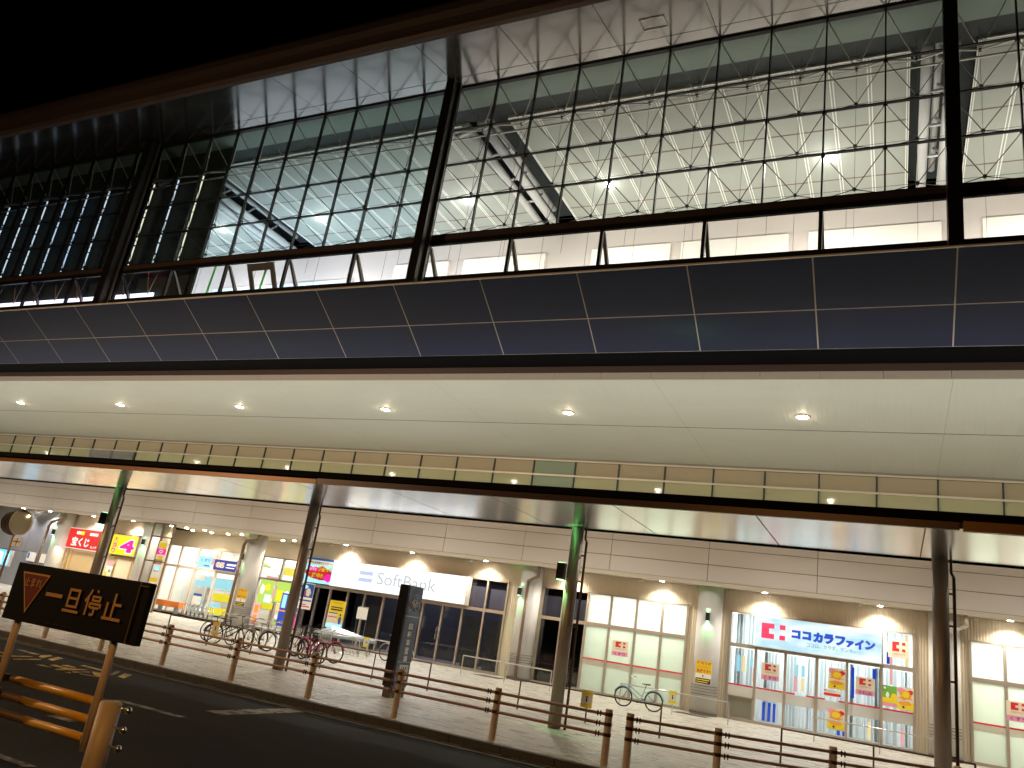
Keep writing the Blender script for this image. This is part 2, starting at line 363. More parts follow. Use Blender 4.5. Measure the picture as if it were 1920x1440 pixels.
# fascia cladding
zs = [4.72, 4.86, 5.50, 6.13, 7.05]
k = MB(); x = 1.4
bx('cladding_backing', 'seam_dark', B, XL, XR, 31.44, 31.6, 4.74, 7.2)
for i in range(-6, 21):
    x1 = 1.4-4*i; x0 = x1-4
    if x1 > XR+.1 or x0 < XL-4: continue
    for a, b_ in zip(zs[1:], zs[2:]): k.box(max(x0+.012, XL), min(x1-.012, XR), 31.4, 31.44, a+.012, b_-.012)
k.build('fascia_cladding', 'panel_beige', B)
bx('fascia_trim', 'trim_pale', B, XL, XR, 31.37, 31.44, 4.70, 4.855)
# glazed band over the canopy
for i in range(-3, 30):
    x1 = 1.36-2*i; x0 = x1-2
    if x1 > XR: continue
    wd = MB().box(x0-.025, x0+.025, 31.33, 31.46, 7.05, 9.34).build('band_window', 'band_mullion', B)
    MB().box(x0+.03, x1-.03, 31.4, 31.44, 8.72, 9.33).build('pane', 'band_green' if i == 7 else 'band_glass_upper', wd)
    MB().box(x0+.03, x1-.03, 31.4, 31.44, 7.05, 8.68).build('pane', 'band_green' if i == 7 else 'band_glass', wd)
bx('band_rail', 'band_rail', B, XL, XR, 31.30, 31.38, 8.66, 8.735); bx('band_rail', 'band_rail', B, XL, XR, 31.31, 31.38, 9.34, 9.40)
bx('band_head', 'soffit_lip', B, XL, XR, 31.36, 31.6, 9.40, 9.56)
# louvred vents in the band
k = MB()
for a, b_ in ((-44.55, -42.75), (-42.55, -40.75)):
    for q in range(7): k.box(a, b_, 31.28, 31.33, 8.0+q*.09, 8.06+q*.09)
    k.box(a-.05, a, 31.25, 31.34, 7.9, 8.67); k.box(b_, b_+.05, 31.25, 31.34, 7.9, 8.67)
k.build('louvre_vent', 'metal_grey', B)
# big soffit
def zsof(y): return 9.77-.0303*(y-21.84)
k = MB(); ys = [21.86, 26.47, 26.53, 31.4]
for a, b_ in ((ys[0], ys[1]), (ys[2], ys[3])):
    x = 1.34-80
    while x < XR:
        k.quad((x+.003, a, zsof(a)), (x+.003, b_, zsof(b_)), (min(x+8, XR)-.003, b_, zsof(b_)), (min(x+8, XR)-.003, a, zsof(a))); x += 8
so = k.build('soffit', 'soffit_pale', B)
k = MB().prof([(21.86, 9.79), (31.5, 9.79), (31.5, zsof(31.5)+.03), (21.86, 9.80-.0)], XL, XR)
k = MB().quad((XL, 21.86, 9.80), (XR, 21.86, 9.80), (XR, 31.6, zsof(31.6)+.03), (XL, 31.6, zsof(31.6)+.03)); k.build('soffit_joint', 'soffit_joint', B)
k = MB(); x = 1.3-80
while x < XR: k.box(x+.006, min(x+1.6, XR)-.006, 21.80, 21.86, 9.745, 9.97); x += 1.6
k.build('soffit_lip', 'soffit_lip', B)
bx('brown_strip', 'brown_trim', B, XL, XR, 21.78, 21.9, 9.97, 10.18)
# dark recess and navy cladding
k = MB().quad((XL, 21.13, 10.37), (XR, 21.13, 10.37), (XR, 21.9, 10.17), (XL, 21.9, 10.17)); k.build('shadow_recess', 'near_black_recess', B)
P0, P1, P2 = Vector((0, 18.8, 11.96)), Vector((0, 20.1, 11.08)), Vector((0, 21.13, 10.37))
nrm = Vector((0, -.563, -.826))*.012
k = MB(); x = 1.3-3.2*26
while x < XR:
    for a, b_ in ((P0, P1), (P1, P2)):
        d = (b_-a).normalized()*.016; a2 = a+d+nrm; b2 = b_-d+nrm
        j1, j2, j3 = [random.uniform(-.0016, .0016) for _ in range(3)]
        k.quad((x+.018, a2.y, a2.z+j1), (x+.018, b2.y, b2.z+j2), (x+3.2-.018, b2.y, b2.z+j3), (x+3.2-.018, a2.y, a2.z+j1+j3-j2))
    x += 3.2
k.build('navy_cladding', 'navy', B)
k = MB().quad((XL, P0.y, P0.z), (XL, P2.y, P2.z), (XR, P2.y, P2.z), (XR, P0.y, P0.z)); k.build('cladding_seam', 'navy_seam', B)
k = MB().box(XL, XR, 18.74, 18.8, 11.935, 11.975); k.build('ledge_edge', 'trim_pale', B)
k = MB().box(XL, XR, 18.8, 20.2, 11.96, 12.02); k.box(XL, XR, 20.2, 20.5, 12.0, 12.92); k.build('ledge', 'dark_frame', B)
# eave and roof
def zeav(y): return 20.82-.2126*(20.25-y)
segs = [17.14, 19.55, 20.4]
k = MB(); x = 1.33-3.2*27
while x < XR:
    for a, b_ in zip(segs, segs[1:]):
        k.quad((x+.01, a+.015, zeav(a+.015)), (x+.01, b_-.015, zeav(b_-.015)), (min(x+3.2, XR)-.01, b_-.015, zeav(b_-.015)), (min(x+3.2, XR)-.01, a+.015, zeav(a+.015)))
    x += 3.2
k.build('eave_soffit', 'eave_metal', B)
MB().quad((XL, 17.1, zeav(17.1)+.02), (XL, 20.5, zeav(20.5)+.02), (XR, 20.5, zeav(20.5)+.02), (XR, 17.1, zeav(17.1)+.02)).build('eave_joint', 'eave_joint', B)
k = MB()
a = [(-7.20, 18.98), (-6.42, 18.98), (-6.42, 18.4), (-7.20, 18.4)]
for (xa, ya), (xb, yb) in zip(a, a[1:]+a[:1]): k.tube((xa, ya, zeav(ya)-.015), (xb, yb, zeav(yb)-.015), .018, 4)
k.build('access_hatch', 'trim_pale', B)
k = MB().prof([(17.14, 20.14), (16.98, 20.16), (16.86, 20.28), (16.84, 20.45), (16.98, 20.56), (16.92, 20.75), (16.80, 20.95), (16.78, 21.2), (16.90, 21.42), (17.2, 21.6), (20, 22.6), (36, 26.5), (36, 26.2), (20, 22.2), (17.3, 21.0)], XL, XR)
k.build('roof', 'roof_brown', B)
# hall shell
bx('hall_floor', 'hall_floor', B, XL, XR, 20.6, 31.0, 12.6, 12.9)
bx('hall_wall', 'hall_wall', B, XL, XR, 31.0, 31.3, 9.8, 21.2)
k = MB()
for a, b_ in ((-24.3, -20.9), (-20.0, -15.4), (-13.0, -9.2), (-8.7, -4.1), (-3.3, 1.6), (3.0, 8.0)): k.box(a, b_, 30.86, 31.0, 16.5, 19.62)
k.build('wall_panel', 'hall_wall_bright', B)
k = MB()
for i in range(-3, 30):
    x = 1.33-3.2*i; k.box(x-.008, x+.008, 30.99, 31.0, 19.64, 21)
k.build('wall_seam', 'hall_joint', B)
slots = [(1.33+16*i-.95, 1.33+16*i+.95) for i in range(-6, 3)]
edges = [XL]+[e for s in slots for e in s if XL < e < XR]+[XR]
if len(edges) % 2: edges.append(XR)
k = MB(); rb = MB(); dk = MB()
ce = []; cur = XL
for s in slots:
    if s[0] <= XL: continue
    if s[0] > XR: break
    ce.append((cur, s[0])); cur = s[1]
if cur < XR: ce.append((cur, XR))
for a, b_ in ce:
    k.box(a, b_, 22.5, 31.0, 20.97, 21.1)
    x = a+.02; n = round((b_-a)/1.16); st = (b_-a)/n
    for i in range(n+1):
        for dx in (-.07, .03): rb.box(max(a, a+i*st+dx), min(b_, a+i*st+dx+.035), 22.45, 31.0, 20.945, 20.97)
    rb.box(a, b_, 22.44, 22.5, 20.945, 21.1)
    for yy in (25.9, 29.2): dk.box(a, b_, yy, yy+.05, 20.955, 20.969)
k.build('hall_ceiling', 'hall_ceiling', B); rb.build('ceiling_rib', 'hall_rib', B); dk.build('ceiling_joint', 'hall_joint', B)
bx('ceiling_void', 'hall_dark', B, XL, XR, 20.4, 31.0, 22.0, 22.1)
bx('inner_fascia', 'hall_fascia', B, XL, XR, 20.45, 21.5, 20.87, 20.95)
bx('inner_gutter', 'hall_dark', B, XL, XR, 21.5, 22.42, 21.05, 21.12)
for i in (-3, -2, -1, 0, 1):
    xc = 1.33+16*i
    t = MB()
    for dx, dz, r_ in ((-.48, 0, .17), (.22, 0, .19), (-.1, 1.0, .12)):
        t.tube((xc+dx, 21.7, 20.35+dz), (xc+dx, 29.8, 20.35+dz), r_, 12)
    y = 22.0
    while y < 28.8:
        t.tube((xc-.48, y, 20.35), (xc+.22, y, 20.35), .06, 6)
        t.tube((xc+.22, y, 20.35), (xc-.1, y+.9, 21.3), .05, 6); y += 1.8
    t.tube((xc-.15, 20.8, 19.1), (xc-.15, 22.0, 20.3), .09, 8)
    t.build('truss', 'truss_paint', B, True)
    tb = MB().box(xc-.95, xc+.95, 22.5, 31, 21.7, 21.75); tb.build('truss_pocket', 'hall_dark', B)
# blackout lining behind the glass of the unlit bays
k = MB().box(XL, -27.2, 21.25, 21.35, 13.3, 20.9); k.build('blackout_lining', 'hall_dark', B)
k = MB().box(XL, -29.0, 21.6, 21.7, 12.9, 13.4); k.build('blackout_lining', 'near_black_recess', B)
k = MB().box(XL, -29.2, 21.0, 21.08, 13.30, 13.56); k.build('reflection_strip', 'street_reflection', B)  # emission stands in for the street reflected low in the glass
k = MB(); x = -29.5
while x > -60:
    k.tube((x, 21.0, 13.5), (x-.5, 21.0, 14.9), .028, 5); k.tube((x, 21.0, 13.5), (x+.35, 21.0, 14.9), .022, 5); x -= 1.6
k.build('low_strut', 'strut_light', B)

# masts
G = 20.25; ZR = [14.55, 16.00, 17.44, 18.94, 20.78]
for i in (-5, -4, -3, -2, -1, 0, 1):
    xc = 1.33+16*i
    if xc > XR: continue
    o = MB().box(xc-.17, xc+.17, 19.55, 19.62, 12.0, 20.68).build('mast', 'dark_frame', B)
    MB().box(xc-.045, xc+.045, 19.62, 20.0, 12.0, 20.72).build('mast_web', 'mast_metal', o); MB().box(xc-.17, xc+.17, 20.0, 20.08, 12.0, 20.76).build('mast_flange', 'mast_metal', o)  # paler than the front: hall light on the sides put into the colour
# curtain wall, one window per bay: grid, panes, node struts, rods
def bay(x0, lit, first, xcut=None):
    W = MB(); lite = MB()
    for i in range(11):
        x = x0+1.6*i
        W.box(x-.022, x+.022, G-.05, G+.07, ZR[0], ZR[4])
    for z in ZR[:-1]: W.box(x0, x0+16, G-.03, G+.06, z-.02, z+.02)
    W.box(x0, x0+16, G-.06, G+.1, ZR[4]-.03, ZR[4]+.06)
    for z in ZR[1:4]:
        for i in range(1, 10):
            x = x0+1.6*i; W.box(x-.06, x+.06, G+.05, G+.09, z-.06, z+.06)
    fr = W.build('curtain_window', 'dark_frame', B)
    pn = MB().quad((x0+.02, G, ZR[0]), (x0+15.98, G, ZR[0]), (x0+15.98, G, ZR[4]), (x0+.02, G, ZR[4])).build('glass_pane', 'clear_glass' if x0 > -15 else 'teal_glass', fr)
    S = MB(); T = MB(); N = MB()
    for i in range(10):
        xa = x0+1.6*i; xm = xa+.8
        for j in range(4):
            za, zb = ZR[j], ZR[j+1]; zm = (za+zb)/2-.05; t = T if j == 3 else S; r_ = .022 if j == 3 else .014
            zt = zm-.42 if j == 3 else zm
            for cx, cz in ((xa, za), (xa+1.6, za), (xa, zb), (xa+1.6, zb)):
                t.tube((cx, G+.06, cz), (xm, 21.05, zt), r_*1.4 if (j == 3 and cz == za) else r_, 5)
            N.ball((xm, 21.05, zt), .065, 8, 5)
            if j == 3:
                for q in range(4): N.tube((xm, 21.05, zt+.12+q*.11), (xm+.1, 21.05, zt+.12+q*.11), .012, 4)
        if lit: S.tube((xm, 21.05, 13.0), (xm, 21.05, 20.2), .006, 4)
    for j in range(4):
        zt = (ZR[j]+ZR[j+1])/2-.05-(.42 if j == 3 else 0)
        S.tube((x0, 21.05, zt), (x0+16, 21.05, zt), .006, 4)
    T.box(x0, x0+16, 20.95, 21.0, ZR[3]+.12, ZR[3]+.17)
    S.build('strut', 'strut_dark', fr); T.build('strut', 'strut_light', fr); N.build('strut_node', 'strut_dark', fr)
    if not lit or x0 < -15:
        cols = ['rod_white', 'rod_blue', 'rod_white', 'rod_warm', 'rod_blue', 'rod_white', 'rod_white', 'rod_white', 'rod_white', 'rod_blue']
        for i in range(10):
            xm = x0+1.6*i+.8
            if xm > -27.0: continue
            k_ = MB(); z = 14.6
            while z < 19.3:
                h = random.uniform(.4, 1.1); k_.box(xm-.022, xm+.022, 21.0, 21.04, z, min(19.4, z+h)); z += h+random.uniform(.04, .12)
            o = k_.build('emissive_rod', cols[(i*3+int(abs(x0))) % 10], fr)  # tension rods; the light they catch is put in as emission
for x0 in (1.33, -14.67, -30.67, -46.67, -62.67): bay(x0, x0 > -31, 0)
# ledge beam and low windows with slanted posts
bx('transom_beam', 'dark_frame', B, XL, XR, 20.24, 20.34, 14.17, 14.33)
bx('transom_beam', 'brown_trim', B, XL, XR, 20.22, 20.36, 14.335, 14.53)
bx('window_sill', 'dark_frame', B, XL, XR, 20.25, 20.40, 12.92, 12.95)
for i in range(-4, 18):
    x = 1.33-3.2*i
    if x > XR: continue
    lf = MB().box(x-.05, x+.05, 20.22, 20.34, 12.95, 14.17).build('low_window', 'dark_frame', B)
    MB().prof([(20.35, 14.17), (20.45, 14.17), (21.38, 12.99), (21.20, 12.99)], x-.055, x+.055).build('slanted_post', 'mast_metal', lf)
    MB().quad((x-3.15, 20.3, 12.95), (x-.05, 20.3, 12.95), (x-.05, 20.3, 14.17), (x-3.15, 20.3, 14.17)).build('glass_pane', 'clear_glass', lf)
# an opened window leaf
k = MB()
def leaf(xa, xb, t0, t1):
    p = lambda t: (20.36+.55*t, 14.16-.98*t)
    (ya, za), (yb, zb) = p(t0), p(t1)
    k.add([(xa, ya, za), (xb, ya, za), (xb, yb, zb), (xa, yb, zb), (xa, ya+.05, za+.03), (xb, ya+.05, za+.03), (xb, yb+.05, zb+.03), (xa, yb+.05, zb+.03)], [(0, 1, 2, 3), (7, 6, 5, 4), (0, 4, 5, 1), (1, 5, 6, 2), (2, 6, 7, 3), (3, 7, 4, 0)])
leaf(-23.3, -21.9, 0, .26); leaf(-23.3, -23.08, .26, 1); leaf(-22.12, -21.9, .26, 1)
k.build('window_leaf', 'mast_metal', B)
for x, z in ((-29.78, 14.62), (-32.94, 13.94)): MB().ball((x, 20.95, z), .05).build('indicator_lamp', 'red_dot', B)
# pilasters, with feet and bands
PX = [(1.5, 1), (-6.55, 1), (-14.3, 1), (-30.3, 1), (-38.25, 1), (-45.9, 1), (-54, 1), (-62, 1), (9.6, 1)]
for x, _ in PX:
    p = MB().tube((x, 32.1, 0), (x, 32.1, 4.72), .48, 28); o = p.build('pilaster', 'pilaster', B, True)
    q = MB()
    for z in (.72, .82, .92, 1.02): q.tube((x, 32.1, z), (x, 32.1, z+.018), .487, 28)
    q.tube((x, 32.1, .0), (x, 32.1, .1), .52, 28); q.build('pilaster_band', 'seam_dark', o)
def prot(o): pass

# hall lights: downlights in the ceiling and unseen fill lights with added troughs
for x in (-2.38, -11.27, -18.37, -27.3, -34.3, 4.8, 13.6):
    L = empty('hall_downlight', (x, 27.7, 20.94), {-2.38: 'brilliant ceiling lamp behind the right part of the upper glass wall', -11.27: 'brilliant ceiling lamp right of the white truss in the glass hall', -18.37: 'bright ceiling lamp just right of the dark mast in the middle of the hall glass', -27.3: 'ceiling lamp near the grey truss in the bluish left bay of the hall', -34.3: 'leftmost lit ceiling lamp seen through the hall glass', 4.8: 'round ceiling lamp of the hall, first beyond the right edge', 13.6: 'round ceiling lamp of the hall, second beyond the right edge'}[x], 'ceiling light', 'ceiling lamps of the glass hall')
    MB().tube((x, 27.7, 20.90), (x, 27.7, 20.94), .16, 16).build('lamp_disc', 'lamp_hall', L); MB().ring((x, 27.7, 20.91), .18, .025, 'z', 20).build('trim_ring', 'hall_rib', L)
    light('hall_lamp', 'SPOT', (x, 27.7, 20.85), 350, (1, .96, .9), L, (0, 0, 0), .15, 150); light('hall_lamp_spill', 'POINT', (x, 27.7, 20.55), 22, (1, .97, .92), L, None, .1)
for a, b_, c, pw, wa, wb, wc, wp in ((-13.9, 9, (1, .95, .89), 205, -20.5, 10, (1, .95, .88), 850), (-33, -15.4, (.76, .90, 1), 120, -47, -21.2, (.74, .82, 1), 1150)):
    o = bx('added_trough', 'dark_frame', B, a, b_, 21.7, 21.95, 13.0, 13.1)
    light('hall_ceiling_fill', 'AREA', ((a+b_)/2, 22.6, 13.3), pw, c, B, None, b_-a, size_y=1.0, aim=((a+b_)/2, 26.0, 21))
    light('hall_wall_fill', 'AREA', ((wa+wb)/2, 27.0, 15.5), wp, wc, B, None, wb-wa, size_y=.6, aim=((wa+wb)/2, 31, 18.3))
for x, z0 in ((-29.7, 15.0), (-26.35, 14.9)): MB().tube((x, 24, z0-1.5), (x+.25, 24, z0+1.5), .05, 8).build('green_strut', 'green_paint', B, True)
k = MB(); k.box(-37.5, -27, 30.8, 30.95, 18.3, 18.95); k.build('notice_strip', 'room_blue', B)

# soffit downlights
for n_, x in enumerate([13.3, 5.35, -2.65, -10.65, -18.65, -26.65, -34.65, -42.65, -50.65, -58.65]):
    y = 25.07; z = zsof(y)
    ord_ = {-2.65: 'rightmost', -10.65: 'second from the right', -18.65: 'third from the right', -26.65: 'fourth from the right', -34.65: 'fifth from the right', -42.65: 'leftmost', 13.3: 'second one beyond the right edge', 5.35: 'first one beyond the right edge', -50.65: 'first one beyond the left edge', -58.65: 'second one beyond the left edge'}[x]
    L = empty('soffit_downlight', (x, y, z), f'round warm lamp in the broad pale soffit, {ord_}', 'ceiling light', 'downlights in the pale soffit')
    MB().tube((x, y, z-.03), (x, y, z-.005), .17, 20).build('lamp_disc', 'lamp_white', L); MB().ring((x, y, z-.012), .20, .03, 'z', 24).build('trim_ring', 'trim_pale', L)
    light('soffit_lamp', 'SPOT', (x, y, z-.08), 1500, (1, .94, .83), L, (0, 0, 0), .17, 130, .6); light('soffit_spill', 'POINT', (x, y, z-.14), 7, (1, .82, .58), L, None, .06)
# shop downlights
for x in (7.5, 3.47, -.5, -4.5, -8.5, -12.5, -16.6, -20.55, -24.45, -39.9, -43.4, -47.5, -50.2, -54, -58):
    y, z = 31.95, 4.745
    lab = {3.47: 'small spotlight over the window at the right edge', -.5: 'small spotlight over the right end of the pale blue shop sign', -4.5: 'small spotlight over the pink logo of the pale blue sign', -8.5: 'small spotlight above the frosted window with the pink line', -12.5: 'small spotlight near the green lit pole, above the dark window',
           -16.6: 'small spotlight above the dark window right of the white sign', -20.55: 'small spotlight above the middle of the white lit sign', -24.45: 'small spotlight above the left end of the white lit sign', -39.9: 'small spotlight above the yellow sign with a pink 4', -43.4: 'small spotlight above the red lottery sign', -47.5: 'small spotlight on the grey wall right of the round mirror', -50.2: 'small spotlight on the grey wall left of the round mirror', 7.5: 'small spotlight beyond the right edge of the photo', -54: 'small spotlight on the grey wall, first beyond the left edge', -58: 'small spotlight on the grey wall, second beyond the left edge'}[x]
    L = empty('shop_spotlight', (x, y, z), lab, 'ceiling light', 'spotlights over the shop fronts')
    MB().tube((x, y, z-.03), (x, y, z-.004), .085, 16).build('lamp_disc', 'lamp_white', L); MB().ring((x, y, z-.01), .10, .015, 'z', 18, 5).build('trim_ring', 'chrome', L)
    light('shop_lamp', 'SPOT', (x, y, z-.06), 225 if x > -46 else 300, (1, .90, .75) if x > -46 else (.95, .93, 1), L, (R(5), 0, 0), .06, 130, .7)
# green up-down wall lamps
def updown(x, y, z, lab, w_=.07, h=.16, px=None, pw=16):
    L = empty('wall_lamp', (x, y, z), lab, 'wall lamp', 'black lamps with green light')
    MB().box(x-w_, x+w_, y-w_, y+w_, z-h, z+h).build('housing', 'black', L)
    MB().box(x-w_*.8, x+w_*.8, y-w_*.8, y+w_*.8, z-h-.006, z-h-.001).build('lens', 'lamp_green', L); MB().box(x-w_*.8, x+w_*.8, y-w_*.8, y+w_*.8, z+h+.001, z+h+.006).build('lens', 'lamp_green', L)
    for s, zz in ((1, z-h-.03), (-1, z+h+.03)):
        ty = y+.35 if px is None else y+.05; tx = x if px is None else px
        light('green_lamp', 'SPOT', (x, y, zz), pw*(.22 if s > 0 and px else 1), (.22, 1, .28), L, None, .03, 95 if px is None else 52, .5, aim=(tx, ty, zz-s*1.0))
updown(-6.5, 31.54, 3.55, 'black wall lamp with green light on the round pillar beside the drugstore')
updown(-14.55, 31.54, 3.58, 'black wall lamp with green light on the pillar right of the white sign')
updown(-30.6, 31.54, 3.5, 'black wall lamp with green light on the pillar in the open arcade')
updown(-38.1, 31.54, 3.6, 'black wall lamp with green light beside the yellow sign with a pink 4')
updown(-46.0, 31.54, 3.5, 'black wall lamp with green light on the pillar left of the red sign')
# rain pipes
def pipe(pts, lab, r=.045, m_='pipe_brown'):
    o = MB().path(pts, r, 10).build('rain_pipe', m_, None, True); tag(o, lab, 'pipe', 'rain pipes on the pillars'); return o
pipe([(-13.75, 31.5, 4.72), (-13.75, 31.5, 4.3), (-14.15, 31.45, 4.05), (-14.15, 31.45, 0)], 'brown rain pipe with an elbow on the pillar right of the white sign', .07)
pipe([(-29.7, 31.5, 4.72), (-29.75, 31.5, 4.45), (-30.45, 31.45, 4.3), (-30.55, 31.45, 4.1), (-30.55, 31.45, 0)], 'brown rain pipe with an elbow on the arcade pillar', .08)
pipe([(-45.4, 31.5, 4.72), (-45.5, 31.5, 4.3), (-46.3, 31.45, 4.05), (-46.45, 31.45, 3.8), (-46.45, 31.45, 0)], 'brown rain pipe with an elbow on the pillar left of the red sign', .08)
pipe([(2.15, 31.6, 4.72), (2.15, 31.5, 4.35), (1.75, 31.45, 4.12), (1.5, 31.45, 4.05), (1.5, 31.45, 0)], 'pale rain pipe with an elbow on the pillar right of the drugstore', .06, 'trim_pale')
# security cameras
for x, lab in ((-1.23, 'right end of the pale blue sign'), (-9.32, 'frosted window with the pink line'), (-17.29, 'right end of the white lit sign'), (-25.2, 'left end of the white lit sign'), (-48.3, 'round street mirror')):
    C = empty('security_camera', (x, 31.8, 4.74), f'small cream security camera under the soffit near the {lab}', 'camera', 'security cameras')
    MB().box(x-.05, x+.05, 31.77, 31.83, 4.66, 4.74).build('bracket', 'trim_pale', C); MB().tube((x-.1, 31.7, 4.6), (x+.08, 31.82, 4.66), .05, 10).build('housing', 'trim_pale', C, True)

# ------------------------------------------------------------------ shop fronts
def frame(x0, x1, z0, z1, xs, ztr, parent, m_='frame_tan', y=32.5, t=.045, name='window_frame'):
    k = MB()
    k.box(x0, x1, y-.05, y+.06, z0, z0+.10); k.box(x0, x1, y-.05, y+.06, z1-.05, z1)
    for zt in ztr: k.box(x0, x1, y-.052, y+.062, zt-.07, zt+.07)
    for x in [x0+t]+list(xs)+[x1-t]: k.box(x-t, x+t, y-.058, y+.068, z0, z1)
    return k.build(name, m_, parent)
def room(name, x0, x1, y0, y1, z1, wallm, parent=B):
    k = MB(); k.box(x0, x1, y1, y1+.05, 0, z1); k.box(x0-.05, x0, y0, y1, 0, z1); k.box(x1, x1+.05, y0, y1, 0, z1); k.box(x0, x1, y0, y1, z1, z1+.05)
    o = k.build(name, wallm, parent); MB().box(x0, x1, y0, y1, -.02, .004).build('shop_floor', 'shop_floor', parent); return o

# drugstore
f1 = frame(-5.84, .62, 0, 3.95, [-4.79, -3.71, -2.61, -1.59, -.46], [2.70], B, name='shop_window')
room('shop_room', -5.9, .7, 32.8, 35.2, 4.2, 'room_white')
light('shop_ceiling_lamp', 'AREA', (-2.6, 34.1, 4.1), 230, (.90, .97, 1), B, (0, 0, 0), 6.2, size_y=1.6)
MB().quad((-5.8, 32.5, .1), (.6, 32.5, .1), (.6, 32.5, 3.9), (-5.8, 32.5, 3.9)).build('glass_pane', 'shop_glass', f1)
lvs = [MB(), MB(), MB()]; x = -5.76; rng = random.Random(3)
while x < .56:
    lv = lvs[rng.choice((0, 0, 1, 1, 2))]
    an = rng.uniform(.1, 1.25); hw = .055; c, s = math.cos(an)*hw, math.sin(an)*hw
    zb = .12 if not (-5.8 < x < -4.8) else 1.05
    for z0, z1 in ((zb, 2.6), (2.78, 3.88)):
        lv.quad((x-c, 32.78-s, z0), (x+c, 32.78+s, z0), (x+c, 32.78+s, z1), (x-c, 32.78-s, z1))
    x += .12 if rng.random() > .22 else .21
for lv, m_ in zip(lvs, ('louvre', 'louvre_grey', 'room_blue')): lv.build('louvre_blind', m_, f1)
pl = MB()
for q, (xa, xb) in enumerate([(-5.75, -4.84), (-4.74, -3.76), (-3.66, -2.66), (-2.56, -1.64), (-1.54, -.51), (-.41, .56)]):
    pl.box(xa, xb, 32.47, 32.478, .86, 1.23)
pl.build('window_film', 'film_white', f1)
rl = MB()
for xa, xb in [(-5.75, -4.84), (-4.74, -3.76), (-3.66, -3.35), (-2.95, -2.66), (-2.56, -2.3), (-1.85, -1.64), (-1.54, -.51), (-.41, .56)]: rl.box(xa, xb, 32.455, 32.465, 1.235, 1.29)
rl.build('window_line', 'ink_red', f1)
bxx = bx('lower_board', 'paper_cream', f1, -5.75, -4.84, 32.6, 32.63, .1, .95)
st = MB(); rng = random.Random(11)
for xa, mm_ in ((-5.5, 0), (-5.25, 1), (-4.95, 0), (-3.4, 1), (-3.2, 0), (-1.4, 1), (-1.15, 2), (-.8, 2), (-.35, 1), (-.15, 0)):
    pass
S = MB(); S2 = MB(); S3 = MB(); S4 = MB()
for xa, z0, z1, kk in ((-5.5, 1.75, 2.35, 0), (-5.3, 1.75, 2.35, 3), (-5.02, 1.95, 2.3, 0), (-4.9, 1.45, 1.95, 1), (-3.38, 1.9, 2.3, 0), (-3.4, 1.35, 1.9, 1), (-3.15, 1.9, 2.3, 0), (-3.15, 1.4, 1.85, 3), (-4.5, .15, .8, 2), (-4.3, .15, .8, 2), (-4.12, .15, .8, 2), (-1.9, .12, .28, 2), (-1.72, .12, .28, 2), (-1.45, 1.45, 2.5, 2), (-.75, 2.2, 2.55, 2), (-.3, 2.8, 3.2, 2), (-.2, 2.1, 3.1, 1), (.3, 2.8, 3.85, 3), (-.9, .15, .75, 3), (.15, .15, .7, 1)):
    [S, S2, S3, S4][kk].box(xa, xa+.10, 32.70, 32.71, z0, z1)
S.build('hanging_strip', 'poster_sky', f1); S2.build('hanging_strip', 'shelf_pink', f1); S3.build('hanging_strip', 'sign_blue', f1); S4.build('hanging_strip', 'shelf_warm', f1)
bx('door_rail', 'frame_tan', f1, -2.66, -2.56, 32.42, 32.6, 0, 2.66)
# pale blue lit sign
def sign_box(name, x0, x1, y0, y1, z0, z1, m_, lab, cat='sign', edge='frame_pale', grp=None):
    e = empty(name, ((x0+x1)/2, (y0+y1)/2, z0), lab, cat, grp)
    MB().box(x0, x1, y0+.004, y1, z0, z1).build('sign_case', edge, e)
    MB().box(x0+.02, x1-.02, y0, y0+.003, z0+.02, z1-.02).build('sign_face', m_, e)
    return e
def logo(mb, x0, x1, z0, z1, y):
    W_, H_ = x1-x0, z1-z0
    a = .54*W_
    mb.box(x0, x0+a*.6, y, y+.002, z0, z1); mb.box(x0+a*.6, x0+a, y, y+.002, z1-.33*H_, z1); mb.box(x0+a*.6, x0+a, y, y+.002, z0, z0+.33*H_)
    mb.box(x1-.24*W_, x1, y, y+.002, z1-.33*H_, z1-.02*H_); mb.box(x1-.24*W_, x1, y, y+.002, z0+.0*H_, z0+.30*H_)
s = sign_box('shop_sign', -4.81, -.44, 32.22, 32.45, 2.735, 3.885, 'sign_sky', 'wide lit pale blue shop sign with pink logo and blue katakana')
k = MB(); logo(k, -4.59, -3.73, 3.08, 3.64, 32.212); k.build('logo', 'sign_pink', s)
k = MB()
for ch, xa, xb, za, zb in (('コ', -3.49, -3.20, 3.22, 3.50), ('コ', -3.11, -2.83, 3.22, 3.50), ('カ', -2.74, -2.42, 3.18, 3.52), ('ラ', -2.36, -2.05, 3.18, 3.52), ('フ', -1.98, -1.66, 3.18, 3.50), ('ァ', -1.61, -1.37, 3.16, 3.38), ('イ', -1.33, -1.04, 3.14, 3.48), ('ン', -.99, -.67, 3.17, 3.47)):
    for q, (dx, dz) in enumerate(((0, 0), (.014, 0), (-.014, 0), (0, .011), (0, -.011))): text(k, ch, xa+dx, xb+dx, 32.21-.0004*q, za+dz, zb+dz, .05)
k.build('lettering', 'sign_blue', s)
k = MB(); text(k, 'ココロ、カラダ、ゲンキ。', -2.96, -1.33, 32.21, 2.97, 3.13, .014); k.build('lettering', 'sign_teal', s)
